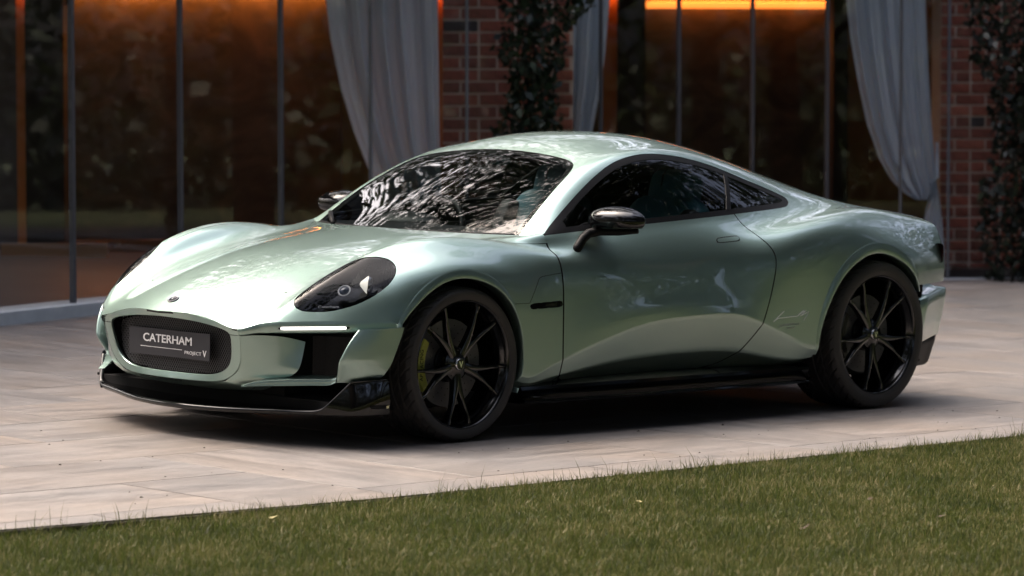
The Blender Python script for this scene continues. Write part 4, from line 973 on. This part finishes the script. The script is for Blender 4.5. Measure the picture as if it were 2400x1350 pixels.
# ------------------------------------------------------------------ the pavilion behind the car
# a: metres to the right, d: metres away, h: metres up, seen from where the photographer stands
ER = Vector((RIGHT.x, RIGHT.y, 0)).normalized(); EH = Vector((DIR.x, DIR.y, 0)).normalized(); ROLL = .0225
BR = ER*math.cos(ROLL)+Vector((0, 0, math.sin(ROLL))); BU = Vector((0, 0, math.cos(ROLL)))-ER*math.sin(ROLL); BO = Vector((CAM.x, CAM.y, 0))
def B(a, d, h): return BO+BR*a+EH*d+BU*h
FAC = [(-6.0, 13.2), (-4.6, 15.6), (-3.55, 17.9), (-2.898, 19.3), (-2.132, 21.3), (-1.141, 22.8), (0, 23.9), (1.236, 24.7), (2.543, 25.4), (3.919, 26.1), (6.1, 27.0), (9.5, 27.8)]
_fa, _fd = [f[0] for f in FAC], [f[1] for f in FAC]
_ff = np.linspace(_fa[0], _fa[-1], 300); _gg = gsm(np.interp(_ff, _fa, _fd)[:, None], 8)[:, 0]
def fd(a): return float(np.interp(a, _ff, _gg))
def fac_at(k):   # k: bearing, metres across per 1000 m away
    lo, hi = -6., 9.5
    for _ in range(50):
        m = (lo+hi)/2
        if m/fd(m) < k: lo = m
        else: hi = m
    return lo
bear = lambda px: (px-1200)/7991.76
def hh_at(py, d): return 1.504-(py-164.5)/7991.76*d
pavilion = empty('glass_pavilion', tuple(BO+EH*24))
pavilion['label'] = 'low round pavilion with curved glass front and amber lit bronze walls'; pavilion['category'] = 'building'
PINV = Matrix.Translation(-(BO+EH*24))
def bpart(name, verts, faces, mat, smooth=False, parent=None):
    """part of the pavilion, verts in world space"""
    p0 = Vector(pavilion.location)
    o = mesh_obj(name, [Vector(v)-p0 for v in verts], faces, mat, pavilion if parent is None else parent, smooth); return o
def slab(name, pts_front, pts_back, h0, h1, mat, parent=None, k=0.):
    V = []; n = len(pts_front)
    for (a, d) in pts_front: V += [B(a, d, h0), B(a, d, h1-k*a)]
    for (a, d) in pts_back: V += [B(a, d, h0), B(a, d, h1-k*a)]
    F_ = []
    for i in range(n-1):
        f0, f1, b0, b1 = 2*i, 2*i+2, 2*n+2*i, 2*n+2*i+2
        F_ += [(f0, f1, f1+1, f0+1), (b0+1, b1+1, b1, b0), (f0+1, f1+1, b1+1, b0+1), (f0, b0, b1, f1)]
    F_ += [(0, 1, 2*n+1, 2*n), (2*n-2, 4*n-2, 4*n-1, 2*n-1)]
    return bpart(name, V, F_, mat, False, parent)
arc = np.linspace(-5.8, 9.3, 61)
nrm2 = lambda a: (lambda s: np.array([-s, 1])/math.hypot(s, 1))((fd(a+.05)-fd(a-.05))/.1)   # pointing inwards (away)
def offs(a, t): n = nrm2(a); return (a+n[0]*t, fd(a)+n[1]*t)
PLINTH = principled('plinth_stone', (.30, .32, .34), .7)
_n = N(PLINTH, 'ShaderNodeTexNoise', Scale=6., Detail=6.); L(PLINTH, objcoord(PLINTH), _n.inputs['Vector']); L(PLINTH, ramp(PLINTH, _n.outputs[0], [(.3, (.42, .46, .50)), (.7, (.55, .59, .62))]), P(PLINTH).inputs['Base Color'])
hp = lambda a: (.072 if a < -1.2 else max(.004, .072-.05*(a+1.2)))-ROLL*a
pv = []
for a in arc:
    f_, b_ = offs(a, -.10), offs(a, .20); pv.append([B(*f_, -.35), B(*f_, hp(a)), B(*b_, hp(a)), B(*b_, -.35)])
bpart('plinth', [v for r_ in pv for v in r_], grid_faces(len(pv), 4), PLINTH)
FLOORM = principled('dark_floor', (.06, .045, .042), .35); _n = N(FLOORM, 'ShaderNodeTexNoise', Scale=2., Detail=5.); L(FLOORM, objcoord(FLOORM), _n.inputs['Vector']); L(FLOORM, ramp(FLOORM, _n.outputs[0], [(.3, (.045, .034, .033)), (.7, (.075, .058, .055))]), P(FLOORM).inputs['Base Color'])
slab('interior_floor', [offs(a, .12) for a in arc], [(a*1.15, 36) for a in arc], -.35, .066, FLOORM, None, ROLL)
CEIL = principled('dark_ceiling', (.02, .016, .014), .8)
slab('ceiling', [offs(a, .05) for a in arc], [(a*1.15, 36) for a in arc], 3.25, 3.33, CEIL)
FASCIA = principled('bronze_fascia', (.05, .045, .04), .5, .3)
slab('roof_fascia', [offs(a, -.12) for a in arc], [offs(a, .06) for a in arc], 3.23, 3.5, FASCIA)
slab('roof', [offs(a, .06) for a in arc], [(a*1.2, 37) for a in arc], 3.35, 3.48, FASCIA)
bpart('back_wall', [B(-9, 34, -.2), B(12, 34, -.2), B(12, 34, 3.33), B(-9, 34, 3.33)], [(0, 1, 2, 3)], CEIL)
# glass and its posts
POST = principled('grey_aluminium', (.085, .088, .10), .5, .3)
JOINT = principled('glass_joint', (.12, .13, .15), .4)
PANE = glassy('facade_glass', (.95, .955, .955), 1.5)
posts = [(-330, 12), (-120, 12), (172, 15), (425, 11), (660, 11), (870, 3.5), (1095, 3), (1408, 6), (1590, 9), (1762, 8.5), (1937, 9), (2110, 3.5), (2222, 4), (2420, 9), (2640, 9), (2900, 9)]
av = [fac_at(bear(p)) for p, _ in posts]
for (p, w), a in zip(posts, av):
    wm = .8*w/7992*fd(a); t = (fd(a+.05)-fd(a-.05))/.1; e = np.array([1, t])/math.hypot(1, t); n = nrm2(a); c = np.array([a, fd(a)])
    q = [c-e*wm/2-n*.012, c+e*wm/2-n*.012, c+e*wm/2+n*.018, c-e*wm/2+n*.018]
    bm = bmesh.new(); vs = [[bm.verts.new(B(x, y, h)-Vector(pavilion.location)) for x, y in q] for h in (-.2, 3.25)]
    for i in range(4): bm.faces.new((vs[0][i], vs[0][(i+1) % 4], vs[1][(i+1) % 4], vs[1][i]))
    bm.faces.new(vs[0]); bm.faces.new(vs[1])
    bm_obj('window_post' if w > 5 else 'glass_joint', bm, POST if w > 5 else JOINT, pavilion, True, .15*wm, 2)
for a0, a1 in zip(av[:-1], av[1:]):
    p0, p1 = np.array([a0, fd(a0)]), np.array([a1, fd(a1)]); e = (p1-p0)/np.linalg.norm(p1-p0); n = np.array([-e[1], e[0]]); p0 = p0+e*.006; p1 = p1-e*.006
    q = [p0-n*.005, p1-n*.005, p1+n*.005, p0+n*.005]
    V = [B(x, y, h) for h in (-.1, 3.24) for x, y in q]
    bpart('glass_pane', V, [(0, 1, 5, 4), (2, 3, 7, 6)], PANE)
# bronze walls inside, lit by amber strips
BRONZE = principled('bronze_panel', (.20, .13, .08), .42, .55)
t_ = objcoord(BRONZE, (1, 1, 1.6)); _n = N(BRONZE, 'ShaderNodeTexNoise', Scale=2.2, Detail=9., Roughness=.6, Distortion=1.2); L(BRONZE, t_, _n.inputs['Vector'])
L(BRONZE, ramp(BRONZE, _n.outputs[0], [(.30, (.05, .038, .03)), (.5, (.09, .065, .046)), (.70, (.15, .105, .07))]), P(BRONZE).inputs['Base Color'])
def wall(name, px0, px1, d0, d1, h0, h1, mat, parent=None, th=.12):
    a0, a1 = bear(px0)*d0, bear(px1)*d1
    V = [B(a0, d0, h0), B(a1, d1, h0), B(a1, d1, h1), B(a0, d0, h1), B(a0, d0+th, h0), B(a1, d1+th, h0), B(a1, d1+th, h1), B(a0, d0+th, h1)]
    return bpart(name, V, [(0, 1, 2, 3), (5, 4, 7, 6), (4, 0, 3, 7), (1, 5, 6, 2), (3, 2, 6, 7), (0, 4, 5, 1)], mat, False, parent)
def led(px0, px1, d0, d1, h, r=.012, mat=None):
    a0, a1 = bear(px0)*d0, bear(px1)*d1
    p0 = Vector(pavilion.location)
    return tube('led_strip', [B(a0, d0, h)-p0, B(a1, d1, h)-p0], r, mat or LED, pavilion, 6)
DARKBRICK = principled('dark_column', (.022, .015, .012), .8)
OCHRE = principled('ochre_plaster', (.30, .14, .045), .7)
wall('bronze_wall', 150, 800, 26.0, 26.6, -.1, 2.20, BRONZE); led(160, 790, 25.92, 26.52, 2.135, .03); wall('led_glint_screen', 150, 800, 25.80, 26.40, 2.10, 2.4, CEIL, th=.02)  # board before the strip is added, out of view, to keep glints off the hood
wall('soffit', 100, 830, 25.3, 25.9, 2.20, 3.25, CEIL, th=1.0)
wall('bronze_wall', 1500, 1955, 30.0, 30.2, -.1, 2.30, BRONZE); led(1512, 1950, 29.92, 30.12, 2.075, .03, LEDSOFT); led(1512, 1950, 29.95, 30.15, 2.17, .02)
wall('soffit', 1440, 1985, 29.2, 29.4, 2.135, 3.25, CEIL, th=.58)
wall('grey_wall', -400, 48, 25.6, 25.6, -.1, 3.25, principled('grey_plaster', (.10, .09, .09), .8))
wall('dark_column', 60, 150, 25.0, 25.0, -.1, 3.25, DARKBRICK, th=.4)
wall('dark_column', 1446, 1510, 28.0, 28.0, -.1, 3.25, DARKBRICK, th=.5)
wall('dark_column', 1950, 1984, 28.6, 28.6, -.1, 3.25, DARKBRICK, th=.5)
wall('ochre_wall', 1980, 2270, 30.6, 30.6, -.1, 3.25, OCHRE)
wall('ochre_wall', 790, 1450, 31.0, 31.0, -.1, 3.25, OCHRE)
GLOWP = principled('amber_lit_orange', (.55, .17, .03), .5)  # amber glow on the reveals put into the base colour
for (p0, p1, d, hl) in ((40, 60, 25.2, 2.1), (1412, 1446, 28.3, 2.12), (1938, 1951, 29.4, 2.1), (1024, 1038, 24.6, 2.05)):
    wall('reveal_panel', p0, p1, d, d, -.1, 3.25, GLOWP, th=.03); led(p0-4, p1+4, d-.07, d-.07, hl, .02, LED2)
wall('wall_foot_glow', 0, 250, 24.9, 24.9, .10, .24, OCHRE, th=.06); wall('wall_foot_glow', 160, 780, 25.7, 26.3, .05, .22, OCHRE, th=.06)  # ochre strips stand in for amber glow along the wall foot
# ------------------------------------------------------------------ brick pillars
MORTAR = principled('mortar', (.72, .60, .50), .9)
_n = N(MORTAR, 'ShaderNodeTexNoise', Scale=60., Detail=4.); L(MORTAR, objcoord(MORTAR), _n.inputs['Vector']); bump(MORTAR, _n.outputs[0], .5, .004)
BRICK = principled('red_brick', (.22, .07, .045), .85)
oi = N(BRICK, 'ShaderNodeObjectInfo'); bn = N(BRICK, 'ShaderNodeTexNoise', Scale=22., Detail=6.); L(BRICK, objcoord(BRICK), bn.inputs['Vector'])
bc = ramp(BRICK, oi.outputs['Random'], [(.0, (.07, .06, .066)), (.025, (.08, .066, .066)), (.035, (.24, .095, .07)), (.4, (.33, .115, .08)), (.75, (.42, .13, .085)), (1., (.48, .17, .11))])
bm_ = N(BRICK, 'ShaderNodeMix', data_type='RGBA', blend_type='MULTIPLY'); bm_.inputs[0].default_value = 1.; L(BRICK, bc, bm_.inputs[6]); L(BRICK, ramp(BRICK, bn.outputs[0], [(.3, (.62, .6, .6)), (.7, (1.15, 1.1, 1.1))]), bm_.inputs[7]); L(BRICK, bm_.outputs[2], P(BRICK).inputs['Base Color']); bump(BRICK, bn.outputs[0], .6, .004)
def brick_mesh(l, h, t):
    bm = bmesh.new(); bm_box(bm, -l/2, l/2, -t, 0, -h/2, h/2); bmesh.ops.bevel(bm, geom=list(bm.edges), offset=.004, segments=1, affect='EDGES')
    bmesh.ops.recalc_face_normals(bm, faces=bm.faces); me = bpy.data.meshes.new('brick'); bm.to_mesh(me); bm.free(); me.materials.append(BRICK); return me
RB = Matrix(((BR.x, EH.x, BU.x), (BR.y, EH.y, BU.y), (BR.z, EH.z, BU.z))).to_quaternion()
def brick_pillar(px0, px1, d, course, bl, top, label, phase=0, h_base=-.15):
    a0, a1 = bear(px0)*d, bear(px1)*d; root = empty('brick_pillar', tuple(B((a0+a1)/2, d, 0))); root.rotation_mode = 'QUATERNION'; root.rotation_quaternion = RB
    tag(root, label, 'pillar')
    W = a1-a0; core = box_obj('mortar_core', -W/2+.006, W/2-.006, .006, W*.9, h_base, top, MORTAR, root)
    jt = .016; meshes = {}
    nrow = int((2.45-h_base)/course)
    for r in range(nrow):
        z = h_base+course*(r+.5); header = (r+phase) % 2
        L0 = bl if not header else bl*.49
        x = -W/2-(0 if not header else 0); first = True
        lens = []
        if header: lens = [bl*.5]*20
        else: lens = [bl]*12
        if header and random.random() < .35: lens = [bl*.5, bl]+[bl*.5]*10
        for l in lens:
            x1 = min(x+l, W/2)
            if x1-x < .03: break
            key = round(x1-x, 3)
            if key not in meshes: meshes[key] = brick_mesh(x1-x-jt, course-jt, .06)
            o = bpy.data.objects.new('brick', meshes[key]); o.location = ((x+x1)/2, .052+random.uniform(-.003, .003), z); link(o, root); x = x1
            if x >= W/2-.001: break
    return root
pil1 = brick_pillar(1036, 1345, 24.35, 28.7/7992*24.35, .262, 3.25, 'red brick pillar between the grey curtains, ivy on its right half', 0)
pil2 = brick_pillar(2200, 2395, 26.3, 26.3/7992*26.3, .235, 3.25, 'red brick pillar with dark ivy beside the tied curtain', 1)
# ------------------------------------------------------------------ curtains
CLOTH = principled('grey_sheer_cloth', (.72, .82, .92), .9)
ct = CLOTH.node_tree.nodes.new('ShaderNodeBsdfTranslucent'); ct.inputs[0].default_value = (.62, .70, .78, 1); cmx = CLOTH.node_tree.nodes.new('ShaderNodeMixShader'); cmx.inputs[0].default_value = .35
L(CLOTH, P(CLOTH).outputs[0], cmx.inputs[1]); L(CLOTH, ct.outputs[0], cmx.inputs[2]); L(CLOTH, cmx.outputs[0], CLOTH.node_tree.nodes['Material Output'].inputs[0])
def curtain(label, d, left, right, py0, py1, folds, amp, seed, tail=None):
    py0 = -400
    r = random.Random(seed); ph = [r.uniform(0, 6.28) for _ in range(6)]
    nv, nu = 60, 90; G = []
    for i in range(nv):
        py = py0+(py1-py0)*i/(nv-1); l = np.interp(py, [p[1] for p in left], [p[0] for p in left]); rr = np.interp(py, [p[1] for p in right], [p[0] for p in right]); row = []
        for j in range(nu):
            s = j/(nu-1); w = s+.018*math.sin(3*s*6.28+ph[0])+.0*py
            dep = amp*(math.sin(w*folds*6.283+ph[1]+.4*math.sin(i*.06+ph[2]))+.35*math.sin(w*folds*2.3*6.283+ph[3]))
            px = l+(rr-l)*s; dd = d+dep
            row.append(B(bear(px)*dd, dd, hh_at(py, d)))
        G.append(row)
    G = np.array([[tuple(v) for v in r_] for r_ in G]); c = B(bear((left[0][0]+right[0][0])/2)*d, d, 0); root = grid_obj('curtain', G-np.array(c), CLOTH); root.location = c
    tag(root, label, 'curtain'); return root
curtain('long grey curtain swept aside to the left edge of the first brick pillar', 23.9, [(758, -60), (765, 0), (775, 90), (800, 210), (830, 310), (865, 400), (905, 480), (930, 560), (935, 830)], [(1026, -60), (1026, 0), (1030, 300), (1034, 440), (1036, 830)], -90, 830, 4.6, .055, 3)
curtain('narrow grey curtain hanging to the right of the ivy clad pillar', 24.5, [(1296, -60), (1302, 300), (1312, 760)], [(1432, -60), (1428, 0), (1418, 120), (1405, 220), (1388, 310), (1372, 420), (1365, 760)], -90, 760, 3.2, .05, 5)
c3 = curtain('grey curtain gathered by a tie back near the ivy covered pillar', 26.0, [(1972, -60), (1980, 0), (1990, 90), (2008, 190), (2030, 290), (2058, 370), (2090, 425), (2120, 455), (2150, 470)], [(2163, -60), (2165, 0), (2170, 120), (2178, 250), (2186, 340), (2192, 400), (2194, 440), (2190, 458), (2170, 470)], -90, 468, 4.2, .05, 9)
tl_ = []
for i in range(30):
    t = i/29; py = 415+t*260; l = np.interp(py, [415, 440, 500, 560, 680], [2186, 2180, 2168, 2160, 2155]); r = np.interp(py, [415, 440, 500, 560, 680], [2194, 2198, 2206, 2212, 2216])
    tl_.append([tuple(B(bear(l+(r-l)*s)*(26.0+.03*math.sin(s*16)), 26.0+.03*math.sin(s*16), hh_at(py, 26.0))-Vector(c3.location)) for s in np.linspace(0, 1, 20)])
grid_obj('curtain_tail', tl_, CLOTH, c3)
p0 = Vector(c3.location); tube('tie_back', [B(bear(2178)*25.95, 25.95, hh_at(425, 26))-p0, B(bear(2196)*25.93, 25.93, hh_at(415, 26))-p0, B(bear(2194)*26.1, 26.1, hh_at(335, 26))-p0], .012, CLOTH, c3, 8)
# ------------------------------------------------------------------ ivy and trees
def leaf_mat(name, stops, trans=.25):
    m = principled(name, stops[1][1], .45); g = N(m, 'ShaderNodeNewGeometry'); L(m, ramp(m, g.outputs['Random Per Island'], stops), P(m).inputs['Base Color'])
    t = m.node_tree.nodes.new('ShaderNodeBsdfTranslucent'); t.inputs[0].default_value = (*[min(1, c*1.5) for c in stops[1][1]], 1); x = m.node_tree.nodes.new('ShaderNodeMixShader'); x.inputs[0].default_value = trans
    L(m, P(m).outputs[0], x.inputs[1]); L(m, t.outputs[0], x.inputs[2]); L(m, x.outputs[0], m.node_tree.nodes['Material Output'].inputs[0]); return m
IVY = leaf_mat('ivy_leaf', [(0, (.005, .012, .005)), (.5, (.009, .021, .008)), (.9, (.016, .034, .011)), (1, (.05, .07, .015))])
TREEL = leaf_mat('tree_leaf', [(0, (.010, .018, .007)), (.5, (.022, .036, .012)), (1, (.05, .07, .022))])
BARK = principled('bark', (.06, .045, .035), .9)
def leaf_cloud(name, C_, size, mat, parent, updir=None, pointed=True):
    """one leaf, a folded pointed face pair, at every centre"""
    n = len(C_); a = rng.normal(size=(n, 3)); a /= np.linalg.norm(a, axis=1, keepdims=True); b = rng.normal(size=(n, 3))
    if updir is not None: a = a*.6+np.array(updir); a /= np.linalg.norm(a, axis=1, keepdims=True)
    b -= a*np.sum(a*b, 1, keepdims=True); b /= np.linalg.norm(b, axis=1, keepdims=True); c = np.cross(a, b); s = (size*rng.uniform(.6, 1.25, n))[:, None]
    V = np.stack([C_-a*s*.5, C_+b*s*.32-a*s*.1+c*s*.08, C_+a*s*.6, C_-b*s*.32-a*s*.1+c*s*.08], 1).reshape(-1, 3)
    me = bpy.data.meshes.new(name); me.vertices.add(4*n); me.vertices.foreach_set('co', V.reshape(-1).astype(np.float32))
    i = np.arange(n)*4; lo = np.stack([i, i+1, i+2, i+3], 1).reshape(-1); me.loops.add(4*n); me.loops.foreach_set('vertex_index', lo.astype(np.int32)); me.polygons.add(n); me.polygons.foreach_set('loop_start', (np.arange(n)*4).astype(np.int32))
    me.update(calc_edges=True); me.materials.append(mat); return link(bpy.data.objects.new(name, me), parent)
def ivy(label, outline, d, thick, n, seed, stem_px, mat=None):
    mat = mat or IVY
    r = np.random.default_rng(seed); py = r.uniform(outline[0][0], outline[-1][0], n*3); l = np.interp(py, [o[0] for o in outline], [o[1] for o in outline]); q = np.interp(py, [o[0] for o in outline], [o[2] for o in outline])
    w = r.uniform(0, 1, n*3); ed = np.minimum(w, 1-w)*(q-l); nz = np.sin(py*.047+seed)*np.sin(py*.11+w*7+seed)+.6*np.sin(py*.21+w*13)
    keep = (ed > 10+9*nz) | (r.uniform(0, 1, n*3) < .14); py, l, q, w = py[keep][:n], l[keep][:n], q[keep][:n], w[keep][:n]
    px = l+(q-l)*w; dd = d-thick*r.uniform(0, 1, len(px))*np.sqrt(np.clip(4*w*(1-w), .05, 1))
    c = B(bear(stem_px)*d, d, 0); root = empty('ivy', tuple(c)); tag(root, label, 'ivy')
    C_ = np.array([tuple(B(bear(a)*e, e, hh_at(b, d))-c) for a, b, e in zip(px, py, dd)])
    leaf_cloud('foliage', C_, .068, mat, root, updir=(0, 0, -.5))
    ys = np.linspace(outline[0][0], outline[-1][0]+20, 20)
    for k in range(3):
        tube('stem', [B(bear(stem_px+14*math.sin(y*.013+k*2)+12*(k-1))*(d-.01), d-.01, hh_at(y, d))-c for y in ys], .009, BARK, root, 6)
    return root
ivy('dark green ivy climbing between the brick pillar and the narrow curtain', [(-80, 1160, 1400), (0, 1170, 1405), (30, 1176, 1385), (60, 1172, 1345), (90, 1160, 1330), (120, 1150, 1332), (160, 1180, 1320), (210, 1185, 1310), (260, 1170, 1320), (300, 1150, 1330), (360, 1165, 1330), (700, 1165, 1330)], 23.85, .22, 2600, 4, 1250)
ivy('large dark ivy mass covering the pillar beside the tied curtain', [(-80, 2235, 2560), (60, 2262, 2560), (140, 2272, 2560), (200, 2310, 2560), (260, 2312, 2560), (330, 2318, 2560), (420, 2300, 2560), (460, 2290, 2560), (520, 2285, 2560), (600, 2300, 2560), (662, 2310, 2560)], 25.85, .40, 3600, 8, 2400, leaf_mat('dark_ivy_leaf', [(0, (.002, .005, .002)), (.5, (.004, .009, .004)), (.93, (.008, .017, .006)), (1, (.03, .045, .01))], .1))
# leafy sprig reaching out over the curtain
def tree(label, x, y, h, cr, base, n, leaf=.26, seed=0, sq=.8, m=15):
    r = np.random.default_rng(seed); root = empty('tree', (x, y, -.03)); tag(root, label, 'tree', 'trees standing round the terrace')
    th = base+(h-base)*.45; k = r.uniform(-.4, .4, 2)
    tube('trunk', [(0, 0, 0), (k[0]*.2, k[1]*.2, th*.35), (k[0]*.6, k[1]*.6, th*.7), (k[0], k[1], th)], [.24, .19, .14, .07], BARK, root, 10)
    cl = []; cs = 1 if m < 25 else .62
    for i in range(m):
        a = r.uniform(0, 6.283); q = cr*math.sqrt(r.uniform(.05, 1))*.75; z = base+(h-base)*r.uniform(.12, .92); cl.append((math.cos(a)*q, math.sin(a)*q, z, cr*r.uniform(.28, .5)*cs))
    for c in cl[:8]: tube('limb', [(k[0]*.5, k[1]*.5, max(base*.7, min(th, c[2]*.6))), (c[0]*.5, c[1]*.5, c[2]*.85), (c[0], c[1], c[2])], [.07, .045, .015], BARK, root, 6)
    pts = []
    for i in range(n):
        c = cl[r.integers(m)]; v = r.normal(size=3); v /= np.linalg.norm(v); v *= c[3]*r.uniform(.35, 1)**.5; pts.append((c[0]+v[0], c[1]+v[1], c[2]+v[2]*sq))
    leaf_cloud('crown', np.array(pts), leaf, TREEL, root)
    return root
TREES = [] # azimuth from the car, distance, height, crown radius, crown base, leaves, clumps
for az, r_, h_, cr_, b_, n_, m_ in ((28, 18, 11, 5, 3.6, 6500, 18), (66, 15.5, 14, 5.8, 3.8, 9500, 18), (86, 13.8, 14.5, 5.8, 3.2, 9500, 18), (106, 13.2, 14.5, 5.8, 2.8, 9500, 18), (126, 13.0, 15, 5.8, 2.6, 9500, 18), (146, 13.5, 14.5, 5.8, 2.6, 9500, 18), (164, 15.0, 14, 5.6, 2.6, 9500, 18), (4, 16, 12, 5.4, 2.5, 8000, 22), (-20, 17, 12, 5.4, 2.5, 8000, 22), (-52, 18, 12, 5.4, 2.5, 8000, 22),  # last three in this row added out of view to cut the sky light
                         (-176, 19, 16, 6, 4.0, 8000, 22), (-76, 20, 20, 6.6, 4.5, 9000, 34), (-94, 20, 31, 9.0, 5, 19000, 50), (-112, 21.5, 34, 9.6, 5, 24000, 60), (-130, 22.5, 31, 9.2, 5, 20000, 54), (-150, 21.5, 26, 8.0, 4.5, 15000, 42), (45, 26, 17, 7, 1.4, 9000, 20), (31, 27, 15, 6, 1.2, 7000, 18), (60, 26, 16, 6.5, 1.2, 9000, 18), (136, 20, 13, 5.5, 1.2, 9000, 20), (116, 19.5, 13, 5.5, 1.2, 9000, 20), (156, 20.5, 13, 5.5, 1.2, 9000, 20), (140, 9.4, 13.5, 8, 5.6, 12000, 34), (78, 9.8, 13.5, 8, 5.8, 12000, 34), (24, 9.6, 13, 7.8, 5.8, 14000, 34)):
    TREES.append((-1+r_*math.cos(math.radians(az)), 1+r_*math.sin(math.radians(az)), h_, cr_, b_, n_, m_))
for i, (x, y, h, cr, b, n_, m_) in enumerate(TREES):
    tree('leafy green tree standing out of view round the terrace', x, y, h, cr, b, n_, .30, 100+i, m=m_)
# the wood beyond, one mass
rw = np.random.default_rng(5); n_ = 150000; aw = rw.uniform(0, 2*np.pi, n_); rd = 33+rw.normal(0, 1.6, n_)+2*np.sin(aw*9); zw = rw.uniform(0, 1, n_)**1.7*(11.5+2.5*np.sin(aw*13)+1.5*np.sin(aw*29+1)+2.5*np.cos(aw+2.0))
wood = leaf_cloud('woodland', np.stack([-2+rd*np.cos(aw), rd*np.sin(aw), zw], 1), .38, TREEL, None); tag(wood, 'dense green wood closing the view all round the garden', 'woodland', kind='stuff')
